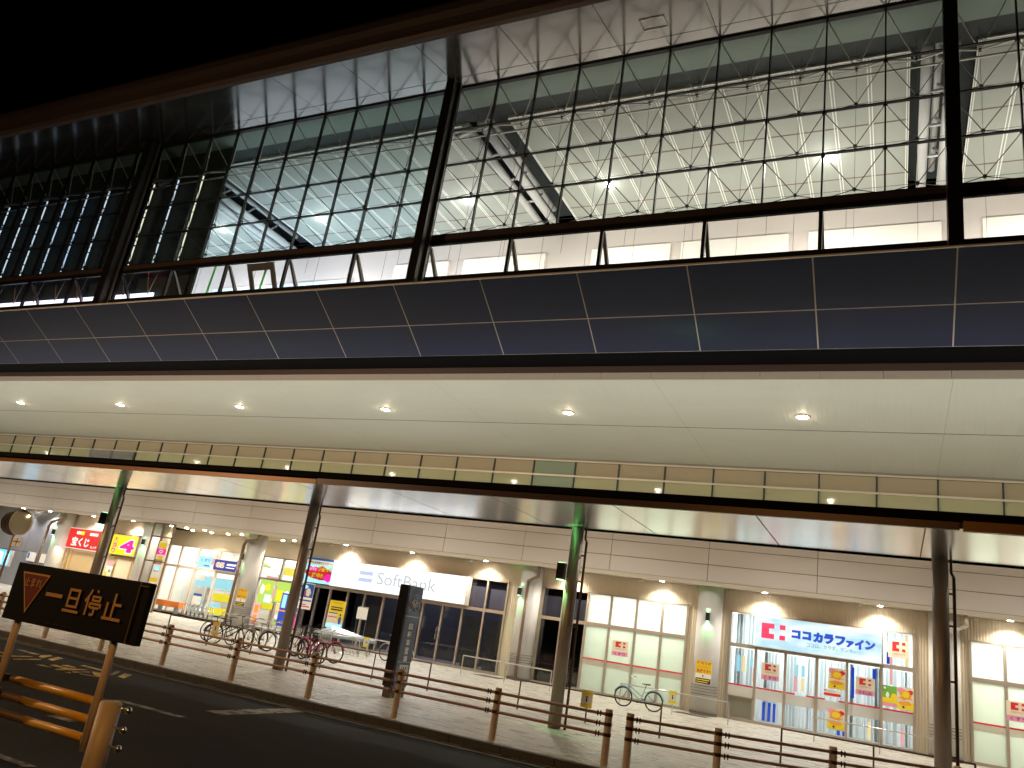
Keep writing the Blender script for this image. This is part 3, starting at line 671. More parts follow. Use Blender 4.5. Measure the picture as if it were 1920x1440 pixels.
def sticker(x0, x1, z0, z1, band, word, lab, y=32.43, wm='ink_purple', lit=False):
    e = empty('window_sticker', ((x0+x1)/2, y, z0), lab, 'sticker', 'logo stickers on the drugstore glass')
    MB().box(x0, x1, y, y+.004, z0, z1).build('paper', 'paper_cream', e)
    W_ = x1-x0; H_ = z1-z0
    zb = z0+(.30*H_ if band else 0)
    k_ = MB(); logo(k_, x0+.2*W_, x0+.82*W_, zb+(z1-zb)*.38, z1-.07*H_, y-.004); k_.build('logo', 'ink_red', e)
    k_ = MB(); text(k_, 'ココカラファイン', x0+.2*W_, x0+.82*W_, y-.003, zb+(z1-zb)*.17, zb+(z1-zb)*.27, .01); k_.build('lettering', 'ink_black', e)
    if band:
        MB().box(x0, x1, y-.003, y-.001, z0, zb-.01).build('paper', 'ink_pink', e)
        k_ = MB(); text(k_, word, x0+.15*W_, x0+.85*W_, y-.005, z0+.04*H_, zb-.06*H_, .02); k_.build('lettering', wm, e)
sticker(-4.55, -3.92, 1.60, 2.20, True, 'くすり', 'cream sticker with red logo and くすり on the left pane of the drugstore')
sticker(-1.30, -.68, 1.61, 2.21, True, '化粧品', 'cream sticker with red logo and 化粧品 on the drugstore glass')
sticker(-.25, .42, 3.03, 3.63, False, '', 'square white sticker with red logo high on the right pane of the drugstore')
sticker(-10.46, -9.78, 1.60, 2.19, True, 'くすり', 'cream sticker with red logo and くすり on the pale green frosted window')
sticker(3.30, 3.95, 1.55, 2.18, True, 'くすり', 'cream sticker with red logo cut by the right edge of the photo')
# posters: plain generic stand-ins
def poster(name, x0, x1, y, z0, z1, base, blobs, lab, grp=None):
    e = empty(name, ((x0+x1)/2, y, z0), lab, 'poster', grp)
    MB().box(x0, x1, y, y+.006, z0, z1).build('paper', base, e)
    W_, H_ = x1-x0, z1-z0
    for q, (shape, m_, a) in enumerate(blobs):
        k_ = MB(); yy = y-.002-.001*q
        if shape == 'r': k_.quad((x0+a[0]*W_, yy, z0+a[1]*H_), (x0+a[2]*W_, yy, z0+a[1]*H_), (x0+a[2]*W_, yy, z0+a[3]*H_), (x0+a[0]*W_, yy, z0+a[3]*H_)); nm = 'colour_field'
        elif shape == 'o':
            rr_ = random.Random(q+int(abs(x0)*10)); k_.quad(*[(x0+W_*(a[0]+a[2]*math.cos(t)*rr_.uniform(.8, 1.15)), yy, z0+H_*(a[1]+a[3]*math.sin(t)*rr_.uniform(.8, 1.15))) for t in [2*math.pi*i/18 for i in range(18)]]); nm = 'colour_field'
        else: text(k_, shape, x0+a[0]*W_, x0+a[2]*W_, yy, z0+a[1]*H_, z0+a[3]*H_, a[4] if len(a) > 4 else .02); nm = 'lettering'
        k_.build(nm, m_, e)
    return e
ob = [('o', 'ink_pink', (.25, .85, .25, .12)), ('o', 'ink_red', (.8, .8, .18, .12)), ('o', 'ink_orange', (.5, .66, .34, .22)), ('r', 'ink_yellow', (0, .02, 1, .34)), ('o', 'ink_orange', (.5, .3, .4, .1)), ('o', 'ink_yellow', (.5, .68, .22, .14)), ('o', 'ink_black', (.38, .13, .07, .05)), ('r', 'ink_orange', (.1, .5, .9, .55))]
poster('poster', -2.20, -1.64, 32.42, 1.66, 2.38, 'paper_cream', ob, 'orange and yellow poster above the red line on the middle door pane', 'orange posters on the drugstore glass')
poster('poster', -2.21, -1.64, 32.42, .30, 1.02, 'paper_cream', ob, 'orange and yellow poster below the red line on the middle door pane', 'orange posters on the drugstore glass')
poster('poster', .04, .56, 32.42, 1.33, 2.08, 'paper_cream', ob, 'orange and yellow poster at the right jamb of the drugstore', 'orange posters on the drugstore glass')
poster('poster', -.42, .035, 32.42, 1.37, 2.06, 'ink_green', [('r', 'ink_yellow', (0, .18, 1, .42)), ('r', 'ink_pink', (0, 0, 1, .17)), ('o', 'paper_white', (.35, .55, .12, .14)), ('o', 'paper_white', (.16, .88, .09, .06)), ('o', 'ink_yellow', (.8, .5, .25, .16))], 'green and yellow poster left of the orange one at the drugstore jamb')
poster('notice', -2.35, -1.78, 32.40, 1.38, 1.62, 'paper_white', [('r', 'ink_red', (0, .12, 1, .5)), ('r', 'ink_red', (.02, .72, .12, .95)), ('ココカラファイン', 'ink_black', (.18, .68, .75, .88, .01))], 'small white and red notice under the upper orange poster')

# frosted window with pink line
def frostedwin(x0, x1, xs, lit, nm):
    f = frame(x0, x1, 0, 3.97, xs, [2.69], B, name='shop_window')
    ed = [x0]+list(xs)+[x1]
    up = MB(); lw = MB(); dk_ = MB(); bl = MB(); rd = MB(); wf = MB()
    for i in range(len(ed)-1):
        a, b_ = ed[i]+.05, ed[i+1]-.05
        if i in lit:
            up.box(a, b_, 32.49, 32.50, 2.76, 3.92); lw.box(a, b_, 32.49, 32.50, .1, 2.62)
            wf.box(a, b_, 32.475, 32.482, 1.06, 1.28); rd.box(a, b_, 32.465, 32.472, 1.285, 1.345)
        else:
            dk_.box(a, b_, 32.49, 32.50, .1, 3.92); bl.box(a, b_, 32.62, 32.64, 2.78, 3.62)
    up.build('frosted_pane', 'frosted_white', f); lw.build('frosted_pane', 'frosted_green', f)
    if dk_.v: dk_.build('glass_pane', 'shop_glass', f); bl.build('roller_blind', 'blind_purple', f)
    wf.build('window_film', 'film_white', f); rd.build('window_line', 'ink_red', f)
    return f
frostedwin(-13.87, -7.44, [-12.85, -11.74, -10.69, -9.58, -8.5], (2, 3, 4, 5), '')
room('shop_room', -11.7, -7.4, 32.8, 34.8, 4.2, 'room_white'); room('shop_room', -13.9, -11.8, 32.8, 34.8, 4.2, 'shop_dark')
light('shop_ceiling_lamp', 'AREA', (-9.5, 33.8, 4.1), 125, (.92, 1, .95), B, (0, 0, 0), 4.0, size_y=1.4)
frostedwin(2.25, 9.0, [3.32, 4.4, 5.5, 6.6, 7.7], (0, 1, 2, 3, 4, 5), '')
room('shop_room', 2.2, 9.0, 32.8, 34.8, 4.2, 'room_white')
light('shop_ceiling_lamp', 'AREA', (5.6, 33.8, 4.1), 230, (.95, 1, .97), B, (0, 0, 0), 6.2, size_y=1.4)
# dark phone shop
f = frame(-26.93, -15.5, 0, 3.97, [-26.0, -25.2, -24.12, -23.1, -22.0, -21.1, -19.76, -18.7, -17.66, -16.57], [2.62], B, name='shop_window')
MB().quad((-26.9, 32.5, .08), (-15.55, 32.5, .08), (-15.55, 32.5, 3.9), (-26.9, 32.5, 3.9)).build('glass_pane', 'shop_glass', f)
room('shop_room', -26.9, -15.5, 32.9, 37, 4.2, 'shop_dark')
light('shop_fill', 'AREA', (-21, 35.2, 4.1), 110, (.78, .74, 1), B, (0, 0, 0), 9, size_y=2)  # added light without a fixture, lifts the dark shop glass
k = MB().box(-17.55, -16.65, 32.64, 32.66, 2.72, 3.62); k.box(-16.45, -15.6, 32.64, 32.66, 2.72, 3.58); k.build('roller_blind', 'blind_purple', f)
k = MB().box(-17.5, -16.65, 32.7, 32.72, .1, 2.3); k.box(-16.4, -15.6, 32.7, 32.72, .1, 2.25); k.box(-22.9, -22.1, 32.7, 32.72, .1, 2.4); k.build('roller_blind', 'shop_dark', f)
for xa in (-18.62, -18.78): MB().path([(xa, 32.42, 1.05), (xa, 32.34, 1.08), (xa, 32.34, 1.55), (xa, 32.42, 1.58)], .018).build('door_handle', 'chrome', f, True)
for xa in (-25.98, -22.97, -20.98): MB().tube((xa, 32.4, .1), (xa, 32.4, 2.55), .022, 6).build('guide_rail', 'chrome', f)
s = sign_box('shop_sign', -25.05, -17.40, 32.05, 32.47, 2.70, 3.96, 'sign_white', 'long glowing white shop sign with pale grey bars and lettering')
k = MB(); 
for z0, z1 in ((3.42, 3.60), (3.10, 3.28)): k.quad((-23.4, 32.044, z0), (-22.6, 32.044, z0), (-22.55, 32.044, z1), (-23.35, 32.044, z1))
k.build('logo', 'sb_logo', s)
k = MB(); text(k, 'SoftBank', -22.3, -19.0, 32.044, 3.07, 3.64, .0); k.build('lettering', 'sb_text', s)
light('sign_glow', 'AREA', (-21.2, 31.9, 3.3), 60, (.95, .98, 1), s, None, 7.4, size_y=1.1, aim=(-21.2, 20, 2.8))
poster('banner_poster', -26.92, -25.12, 32.30, 2.74, 3.94, 'poster_sky', [('r', 'ink_blue', (0, .92, 1, 1)), ('r', 'paper_white', (.02, .74, .98, .9)), ('携帯料金見直ししてますか?', 'ink_black', (.05, .77, .95, .87, .01)), ('o', 'ink_red', (.5, .40, .46, .28)), ('o', 'lot_magenta', (.16, .55, .10, .11)), ('o', 'lot_magenta', (.34, .55, .10, .11)), ('無料', 'paper_white', (.09, .49, .40, .61, .02)), ('料金診断', 'ink_yellow', (.42, .48, .97, .66, .04)), ('実施中!!', 'ink_yellow', (.1, .2, .66, .42, .04)), ('o', 'lot_magenta', (.84, .26, .14, .17))], 'blue, red and yellow banner poster left of the white lit sign')
poster('poster', -26.9, -26.08, 32.30, 1.42, 2.68, 'paper_white', [('r', 'ink_blue', (.03, .45, .97, .97)), ('o', 'paper_cream', (.6, .65, .2, .16)), ('o', 'ink_purple', (.3, .6, .15, .12)), ('o', 'poster_sky', (.3, .85, .22, .07)), ('r', 'ink_blue', (.05, .3, .95, .36)), ('r', 'ink_blue', (.1, .16, .6, .19)), ('r', 'ink_red', (.1, .08, .9, .12))], 'tall blue and white poster hanging below the banner poster')
poster('poster', -25.0, -24.02, 32.36, .78, 2.06, 'paper_cream', [('r', 'ink_yellow', (0, .56, 1, 1)), ('ソフトバンク', 'ink_black', (.2, .88, .8, .95, .01)), ('r', 'ink_black', (.06, .52, .62, .55)), ('r', 'ink_yellow', (.6, .3, 1, .56)), ('r', 'ink_red', (.06, .38, .6, .41)), ('r', 'ink_black', (.14, .73, .86, .77)), ('r', 'ink_black', (.14, .64, .86, .69)), ('r', 'paper_white', (.08, .43, .58, .5)), ('r', 'poster_sky', (0, 0, 1, .16)), ('o', 'ink_blue', (.8, .3, .1, .14)), ('o', 'ink_black', (.8, .5, .05, .04))], 'yellow topped poster on the glass of the dark shop')

# arcade: recessed bright hall
A = frame(-39.3, -33.3, 0, 3.85, [-38.2, -36.75, -35.1], [2.64], B, 'frame_pale', 34.5, .06, 'arcade_window')
A2 = frame(-33.3, -26.9, 0, 3.85, [-31.9, -30.4, -29.0, -28.0], [2.64], B, 'frame_pale', 34.6, .05, 'arcade_window')
MB().quad((-39.3, 34.5, .1), (-26.9, 34.5, .1), (-26.9, 34.5, 3.85), (-39.3, 34.5, 3.85)).build('glass_pane', 'shop_glass', A)
k = MB().box(-39.3, -26.9, 34.48, 34.7, 3.85, 4.72); k.box(-39.4, -39.3, 32.7, 34.6, 0, 4.72); k.box(-26.95, -26.9, 32.7, 41, 0, 4.72); k.build('arcade_wall', 'paper_cream', B)
room('arcade_room', -40.5, -27.0, 34.9, 41, 4.6, 'room_white')
light('arcade_lamp', 'AREA', (-33.5, 37.8, 4.5), 1250, (1, .93, .84), B, (0, 0, 0), 12, size_y=5)
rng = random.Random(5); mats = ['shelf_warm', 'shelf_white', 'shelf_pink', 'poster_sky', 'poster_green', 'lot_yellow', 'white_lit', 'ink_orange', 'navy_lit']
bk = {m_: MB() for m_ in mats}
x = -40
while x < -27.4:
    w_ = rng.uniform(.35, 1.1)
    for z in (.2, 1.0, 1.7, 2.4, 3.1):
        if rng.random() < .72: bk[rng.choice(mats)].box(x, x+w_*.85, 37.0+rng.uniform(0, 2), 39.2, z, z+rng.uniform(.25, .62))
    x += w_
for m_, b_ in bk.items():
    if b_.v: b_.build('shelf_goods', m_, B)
k = MB()
for x in (-40, -37.2, -34.4, -31.6, -28.8): k.box(x-.04, x+.04, 38.9, 39.3, 0, 3.9)
for z in (.15, .95, 1.65, 2.35, 3.05, 3.8): k.box(-40, -27.2, 38.95, 39.3, z-.03, z)
k.build('shelf_rack', 'frame_pale', B)
for x, y in ((-36.6, 33.4), (-35.9, 32.3), (-35.2, 33.5), (-34.6, 32.4), (-33.6, 33.2), (-32.0, 32.6), (-29.6, 33.2), (-28.2, 32.5), (-37.0, 32.2)):
    L = empty('arcade_downlight', (x, y, 4.71), {(-36.6, 33.4): 'ceiling light in the arcade nearest the brown screen frame', (-35.9, 32.3): 'front ceiling light between the brown screen and the arcade pillar', (-35.2, 33.5): 'rear ceiling light above the two door posts of the arcade', (-34.6, 32.4): 'front ceiling light above the navy 05 sign', (-33.6, 33.2): 'rear ceiling light right above the navy 05 sign', (-32.0, 32.6): 'ceiling light just left of the arcade pillar top', (-29.6, 33.2): 'ceiling light right of the arcade pillar', (-28.2, 32.5): 'ceiling light beside the tall dark canopy column in the arcade', (-37.0, 32.2): 'ceiling light over the top of the brown glazed screen'}[(x, y)], 'ceiling light', 'small lights in the arcade ceiling')
    MB().tube((x, y, 4.68), (x, y, 4.71), .09, 14).build('lamp_disc', 'lamp_white', L); MB().ring((x, y, 4.70), .105, .014, 'z', 16, 5).build('trim_ring', 'chrome', L)
    light('arcade_spot', 'SPOT', (x, y, 4.64), 110, (1, .86, .66), L, (0, 0, 0), .06, 120, .4)
# brown glazed screen before the arcade
scr = empty('glazed_screen', (-36.4, 31.2, 0), 'tall brown framed glazed screen standing in front of the arcade', 'screen')
k = MB()
for x in (-37.16, -36.38, -35.56): k.box(x-.035, x+.035, 31.17, 31.25, 0, 4.7)
for z in (.05, 1.35, 2.64, 3.96, 4.68): k.box(-37.16, -35.56, 31.165, 31.255, z-.035, z+.035)
k.build('screen_frame', 'pipe_brown', scr); MB().quad((-37.1, 31.2, .1), (-35.6, 31.2, .1), (-35.6, 31.2, 4.6), (-37.1, 31.2, 4.6)).build('glass_pane', 'shop_glass', scr)
s = sign_box('shop_sign', -35.13, -33.35, 34.2, 34.4, 2.71, 3.33, 'navy_lit', 'navy blue lit sign with 05 in red and white in the arcade')
k = MB(); text(k, '05', -34.95, -34.3, 34.194, 2.87, 3.17, .06); k.build('lettering', 'white_lit', s)
k = MB(); text(k, '05', -34.93, -34.32, 34.19, 2.89, 3.15, .02); k.build('lettering', 'orange_lit', s)
k = MB(); text(k, 'AIRPORT', -34.15, -33.4, 34.194, 3.03, 3.15, .05); k.box(-34.15, -33.5, 34.192, 34.194, 2.90, 2.94); k.build('lettering', 'white_lit', s)
poster('poster', -36.62, -35.55, 34.42, 2.75, 3.4, 'poster_sky', [('くすり', 'ink_blue', (.2, .5, .9, .8, .02)), ('r', 'poster_blue', (.5, .15, .9, .25))], 'pale blue poster behind glass left of the navy 05 sign')
poster('poster', -36.3, -35.65, 31.12, 2.75, 3.72, 'paper_white', [('r', 'ink_yellow', (.1, .62, .9, .95)), ('r', 'lot_magenta', (0, .28, 1, .6)), ('o', 'paper_white', (.45, .45, .25, .1)), ('o', 'ink_purple', (.45, .45, .1, .05)), ('r', 'ink_yellow', (.2, 0, .8, .2))], 'yellow and pink poster in the upper middle of the brown screen')
poster('poster', -36.3, -35.68, 31.12, 1.05, 2.5, 'paper_white', [('o', 'poster_sky', (.55, .85, .35, .08)), ('r', 'ink_black', (.2, .74, .8, .76)), ('r', 'ink_yellow', (0, .36, 1, .5)), ('r', 'ink_yellow', (0, .02, 1, .14)), ('o', 'ink_red', (.2, .28, .08, .03))], 'white and yellow poster in the lower middle of the brown screen')
bench = empty('bench', (-37.5, 34.0, 0), 'long orange bench inside the arcade window', 'bench')
MB().box(-38.4, -36.55, 33.8, 34.2, .34, .66).build('seat', 'orange_plastic', bench); MB().box(-38.2, -38.1, 33.85, 34.1, 0, .34).build('leg', 'metal_grey', bench); MB().box(-36.9, -36.8, 33.85, 34.1, 0, .34).build('leg', 'metal_grey', bench)
# rental / parked chairs seen as curved chrome frames
for i in range(7):
    x = -36.3+i*.33
    o = MB().path([(x, 33.9, .05), (x+.05, 33.9, .55), (x+.18, 33.9, .72), (x+.35, 33.9, .62), (x+.42, 33.9, .05)], .02, 6).build('cycle_stand', 'chrome', None, True)
    tag(o, ('chrome hoop nearest the orange bench', 'second chrome hoop from the orange bench', 'third chrome hoop from the orange bench', 'middle chrome hoop under the white and blue notice board', 'third chrome hoop from the arcade door', 'second chrome hoop from the arcade door', 'chrome hoop nearest the arcade door')[i], 'stand', 'row of chrome hoops in the arcade')
poster('counter_sign', -35.85, -35.2, 34.0, .7, 1.3, 'paper_white', [('r', 'ink_blue', (0, .78, 1, 1)), ('r', 'poster_sky', (.7, .2, 1, .5))], 'white and blue notice board above the chrome hoops')
poster('banner', -29.75, -27.9, 34.3, .35, 2.05, 'poster_blue', [('r', 'orange_lit', (0, .44, 1, .48)), ('r', 'poster_sky', (.05, .55, .2, .95)), ('r', 'navy_lit', (.3, .55, .9, .95)), ('r', 'lot_magenta', (.55, 0, .95, .35)), ('o', 'shelf_warm', (.8, .42, .1, .05))], 'tall dark blue banner poster beside the dark canopy column')
poster('poster', -31.5, -30.5, 34.35, 1.3, 2.6, 'poster_green', [('r', 'shelf_white', (.5, .1, .95, .4)), ('o', 'lot_yellow', (.6, .7, .2, .15)), ('o', 'shelf_white', (.25, .6, .15, .2))], 'lime green poster just right of the arcade pillar')
poster('poster', -30.3, -29.2, 34.35, 1.5, 2.6, 'poster_green', [('r', 'lot_yellow', (.1, .1, .5, .6)), ('o', 'shelf_white', (.7, .4, .2, .2))], 'lime and yellow poster left of the dark blue banner')
fl = poster('flag_banner', -30.9, -30.45, 33.6, .2, 1.35, 'shelf_pink', [('r', 'orange_lit', (.2, .55, .8, .9)), ('r', 'orange_lit', (.25, .1, .8, .45))], 'narrow coral red flag banner behind the parked bicycles')
# lottery booth
k = MB(); z = .1
while z < 2.62: k.box(-45.1, -42.6, 32.55, 32.58, z, z+.07); z += .085
o = k.build('shutter', 'shutter_tan', B); tag(o)
k = MB().box(-45.75, -45.35, 32.4, 32.6, 0, 2.65); k.box(-45.2, -45.1, 32.45, 32.62, 0, 2.65); k.box(-42.6, -42.45, 32.45, 32.62, 0, 2.65); k.build('shutter_frame', 'shutter_tan', B)
bx('booth_wall', 'shutter_tan', B, -41.65, -39.25, 32.52, 32.7, 0, 2.62); bx('booth_door', 'paper_cream', B, -40.9, -39.7, 32.48, 32.52, .1, 2.5)
bx('booth_back', 'paper_cream', B, -45.6, -39.25, 32.75, 32.8, 2.5, 4.0)
bx('booth_back', 'shutter_tan', B, -45.6, -42.45, 32.6, 32.65, 0, 2.7)
s = sign_box('lottery_sign', -45.48, -42.48, 32.2, 32.45, 2.73, 3.93, 'lot_red', 'red lit sign reading 宝くじ above the tan shutter', edge='lot_white')
k = MB(); text(k, '宝くじ', -45.0, -43.4, 32.19, 2.88, 3.42, .035)
k.box(-44.75, -44.35, 32.19, 32.193, 3.58, 3.76); k.box(-43.55, -42.8, 32.19, 32.193, 3.58, 3.74); text(k, 'もぅす', -43.2, -42.65, 32.19, 2.84, 3.0, .02); k.build('lettering', 'lot_white', s)
bx('logo', 'lot_yellow', s, -44.35, -44.05, 32.188, 32.192, 3.56, 3.78)
s = sign_box('lottery_sign', -41.6, -39.32, 32.2, 32.45, 2.72, 3.87, 'lot_yellow', 'yellow lit sign with a big pink 4')
k = MB(); text(k, '4', -40.75, -39.42, 32.19, 2.84, 3.68, .10); k.build('lettering', 'lot_white', s)
k = MB(); text(k, '4', -40.68, -39.49, 32.185, 2.90, 3.62, .05)
for i, ch in enumerate('大当り'): text(k, ch, -41.32, -40.98, 32.185, 3.46-.33*i, 3.76-.33*i, .03)
k.build('lettering', 'lot_magenta', s)
poster('poster', -41.55, -41.0, 32.38, 1.1, 2.3, 'paper_white', [('r', 'ink_pink', (0, .78, 1, 1)), ('r', 'ink_yellow', (0, 0, .35, .5)), ('o', 'ink_yellow', (.75, .25, .2, .1)), ('o', 'ink_green', (.6, .55, .25, .08)), ('o', 'ink_red', (.7, .1, .2, .05))], 'pink and yellow poster beside the booth door under the big 4')
poster('notice', -48.0, -47.2, 32.40, 1.6, 2.15, 'paper_white', [('r', 'ink_blue', (.05, .3, .3, .9))], 'white notice sheet on the grey wall beside the pillar, right one', 'white notices on the grey wall')
poster('notice', -49.0, -48.15, 32.40, 1.6, 2.15, 'paper_white', [('r', 'ink_blue', (.05, .3, .25, .9))], 'white notice sheet with a blue mark on the grey wall, left one', 'white notices on the grey wall')
s = sign_box('light_panel', -49.75, -48.3, 30.9, 31.1, 1.1, 2.05, 'screen_blue', 'glowing blue and white display panel at the left edge', 'display')
k = MB().quad((-49.6, 30.89, 1.25), (-48.9, 30.89, 1.2), (-49.0, 30.89, 1.9), (-49.6, 30.89, 1.95)); k.quad((-48.7, 30.89, 1.2), (-48.4, 30.89, 1.2), (-48.4, 30.89, 1.85), (-48.8, 30.89, 1.9)); k.build('picture', 'screen_pale', s)
MB().box(-49.1, -48.95, 30.95, 31.05, 0, 1.1).build('leg', 'metal_grey', s)
light('booth_fill', 'AREA', (-42.6, 31.8, 2.68), 60, (1, .88, .62), B, (R(-15), 0, 0), 6, size_y=.2)  # unseen light added to brighten the shutter
# pillar notices
def danger(x0, x1, y, z0, z1, lab):
    poster('warning_notice', x0, x1, y, z0, z1, 'paper_white', [('r', 'ink_yellow', (0, .45, 1, 1)), ('構内での', 'ink_red', (.06, .83, .94, .97, .03)), ('自転車走行は', 'ink_orange', (.06, .67, .94, .8, .02)), ('危険です!!', 'ink_red', (.06, .49, .94, .64, .03)), ('r', 'ink_black', (.03, .03, .97, .26)), ('o', 'ink_black', (.48, .36, .04, .05)), ('r', 'ink_yellow', (.08, .17, .9, .21)), ('r', 'ink_yellow', (.08, .08, .8, .12))], lab, 'warning notices on the pillars')
danger(-6.82, -6.22, 31.58, 1.08, 1.92, 'yellow, white and black warning notice on the pillar left of the drugstore')
danger(-30.25, -29.6, 31.52, 1.05, 1.92, 'yellow, white and black warning notice on the arcade pillar')
tag(bx('floor_grate', 'grate', None, -7.3, -6.1, 30.4, 31.3, .002, .008), 'grey floor grate before the drugstore pillar', 'grate')
tag(bx('floor_grate', 'grate', None, -15.6, -14.4, 30.4, 31.3, .002, .008), 'grey floor grate before the pillar right of the white sign', 'grate')

# ------------------------------------------------------------------ canopy on columns
Cn = empty('canopy', (-10, 17.5, 0), 'long metal pedestrian canopy with a mirror like underside on slender columns', 'canopy')
k = MB(); seams = []
x = .93-3.2*26
for i in range(34):
    a = .93+1.6*8-i*2.66; b_ = a+2.66
    k.quad((a+.012, 14.16, 4.45), (a+.012, 17.68, 4.45), (b_-.012, 17.68, 4.45), (b_-.012, 14.16, 4.45))
k.build('soffit', 'steel_brushed', Cn)
bx('roof_deck', 'dark_frame', Cn, -78, 18, 14.2, 17.7, 4.47, 4.62)
bx('fascia', 'gutter_orange', Cn, -78, -12, 14.08, 14.15, 4.42, 4.52); bx('fascia', 'gutter_brown', Cn, -11.98, .9, 14.08, 14.15, 4.42, 4.54); bx('fascia', 'gutter_orange', Cn, .95, 18, 14.05, 14.15, 4.40, 4.56)
bx('fascia_cap', 'near_black_recess', Cn, -78, 18, 14.09, 14.3, 4.565, 4.70)
bx('rear_edge', 'near_black_recess', Cn, -78, 18, 17.69, 17.75, 4.42, 4.66)
bx('added_trough', 'dark_frame', Cn, -70, 18, 16.0, 16.3, 4.63, 4.72)  # unseen housing added for the soffit fill light
COLX = [8.8, .77, -6.78, -14.76, -22.9, -30.9, -38.9, -46.9]
for x in COLX:
    c_ = MB().tube((x, 17.5, 0), (x, 17.5, 4.44), .145, 20).build('column', 'column_metal', Cn, True)
    q = MB().tube((x+.235, 17.55, 0), (x+.235, 17.55, 4.12), .03, 8); q.path([(x+.235, 17.55, 4.12), (x+.19, 17.55, 4.2), (x+.19, 17.55, 4.45)], .025, 8)
    for z in (.9, 2.2, 3.2, 3.8): q.box(x+.1, x+.23, 17.53, 17.57, z-.02, z+.02)
    q.build('rain_pipe', 'rail_dark', c_)
for x, n_ in ((-6.78, 'canopy column before the frosted window'), (-22.9, 'canopy column between the red and yellow signs')):
    updown(x-.26, 17.42, 3.38, f'large black lamp box with green light, {n_}', .09, .19, x+.08, 330)
# unseen light added above the canopy to brighten the big soffit
ul = light('soffit_fill', 'AREA', (-20, 16.9, 4.75), 650, (1, .97, .88), Cn, None, 88, size_y=.35, aim=(-20, 23.6, 9.7)); ul.data.spread = R(62)

# ------------------------------------------------------------------ guard fence by the kerb
def post(mb, x, y, h=.86, r=.062, z0=0): mb.tube((x, y, z0), (x, y, h), r, 14); mb.tube((x, y, h), (x, y, h+.012), r*.9, 14)
def fence(pts, lab, rails=(.79, .635, .47), sg=-1):
    e = empty('guard_fence', (pts[0][0], pts[0][1], 0), lab, 'fence', 'low pipe fences along the kerb')
    for (x, y) in pts:
        k_ = MB(); post(k_, x, y); p = k_.build('post', 'fence_post', e, False)
        k_ = MB()
        for z in rails: k_.tube((x, y, z-.028), (x, y, z+.028), .068, 14)
        for z in rails:
            for dx in (.13*sg, .18*sg): k_.tube((x+dx, y-.05, z-.045), (x+dx, y-.05, z+.045), .012, 6)
        k_.build('clamp', 'fence_clamp', p)
    for z in rails:
        k_ = MB()
        for (a, b_) in zip(pts, pts[1:]): k_.tube((a[0], a[1]-.03, z), (b_[0], b_[1]-.03, z), .026, 8)
        k_.build('rail', 'fence_rail', e)
fence([(-4.35-2.1*i, 13.7) for i in range(16)], 'long brown three rail pipe fence running along the kerb')
fence([(-3.98, 13.72), (-2.62, 14.2), (-.92, 15.0), (.9, 15.85), (2.7, 16.7), (4.5, 17.6)], 'short brown three rail pipe fence at the bottom right', sg=1)

# ------------------------------------------------------------------ bicycle rails
def hoop(x0, x1, y, m_, lab, grp):
    e = empty('bicycle_rail', (x0, y, 0), lab, 'bicycle rail', grp)
    MB().path([(x0, y, 0), (x0, y, .72), (x1, y, .72), (x1, y, 0)], .021, 8).build('rail_tube', m_, e); MB().tube(((x0+x1)/2, y, 0), ((x0+x1)/2, y, .70), .018, 8).build('leg', m_, e)
fr_lab = {0: 'dark bicycle rail cut off by the canopy column at the bottom right', 1: 'dark bicycle rail in front of the light blue bicycle', 2: 'dark bicycle rail behind the tall navy pylon', 3: 'dark bicycle rail in front of the group of parked bicycles', 4: 'dark bicycle rail behind the black stop board'}
for i in range(5): hoop(-2.3-6.5*i, 1.45-6.5*i, 19.95, 'rail_dark', fr_lab[i], 'front row of bicycle rails')
bk_lab = {0: 'silver bicycle rail in front of the drugstore doors', 1: 'silver bicycle rail behind the light blue bicycle', 2: 'silver bicycle rail before the pillar right of the white sign', 3: 'silver bicycle rail in front of the dark shop with the yellow poster', 4: 'silver bicycle rail in front of the arcade'}
for i in range(5): hoop(-2.35-6.5*i, 1.45-6.5*i, 28.9, 'rail_silver', bk_lab[i], 'back row of bicycle rails')
def placard(x, y, lab, w_=.14):
    e = empty('placard', (x, y, .35), lab, 'placard', 'yellow and white placards on the bicycle rails')
    MB().box(x-w_, x+w_, y, y+.01, .36, .76).build('board', 'paper_cream', e)
    k_ = MB().box(x-w_, x+w_, y-.004, y-.001, .67, .76); k_.box(x-w_, x+w_, y-.004, y-.001, .36, .45); k_.build('band', 'ink_yellow', e)
    k_ = MB().box(x-.02, x+.02, y-.004, y-.001, .5, .58); k_.ball((x, y-.004, .61), .025, 8, 4); k_.build('pictogram', 'ink_black', e)
placard(-6.93, 19.9, 'placard hanging from the dark rail right of the green lit column', .15)
placard(-6.95, 28.85, 'placard hanging from the silver rail behind the light blue bicycle')
placard(-19.65, 19.9, 'placard hanging from the rail in front of the parked bicycles', .15)
placard(-20.0, 28.85, 'placard hanging from the silver rail near the white menu stand')
# low wheel rack with hoops near the dark shop
rk = empty('wheel_rack', (-20.5, 27.9, 0), 'low metal wheel rack with rounded hoops before the dark shop', 'bicycle rack')
for y_ in (27.6, 28.2):
    MB().path([(-21.9, y_, 0), (-21.9, y_, .55), (-21.75, y_, .72), (-19.7, y_, .72), (-19.45, y_, .6), (-19.4, y_, 0)], .025, 8).build('hoop', 'rail_silver', rk)
for i in range(11):
    x = -21.6+i*.19
    k_ = MB().path([(x, 27.5, .04), (x, 27.45, .26), (x+.05, 27.7, .3), (x+.05, 27.9, .04)], .014, 6); k_.build('wheel_holder', 'chrome', rk)
MB().tube((-21.8, 27.5, .04), (-19.5, 27.5, .04), .02, 6).build('base_bar', 'rail_silver', rk)
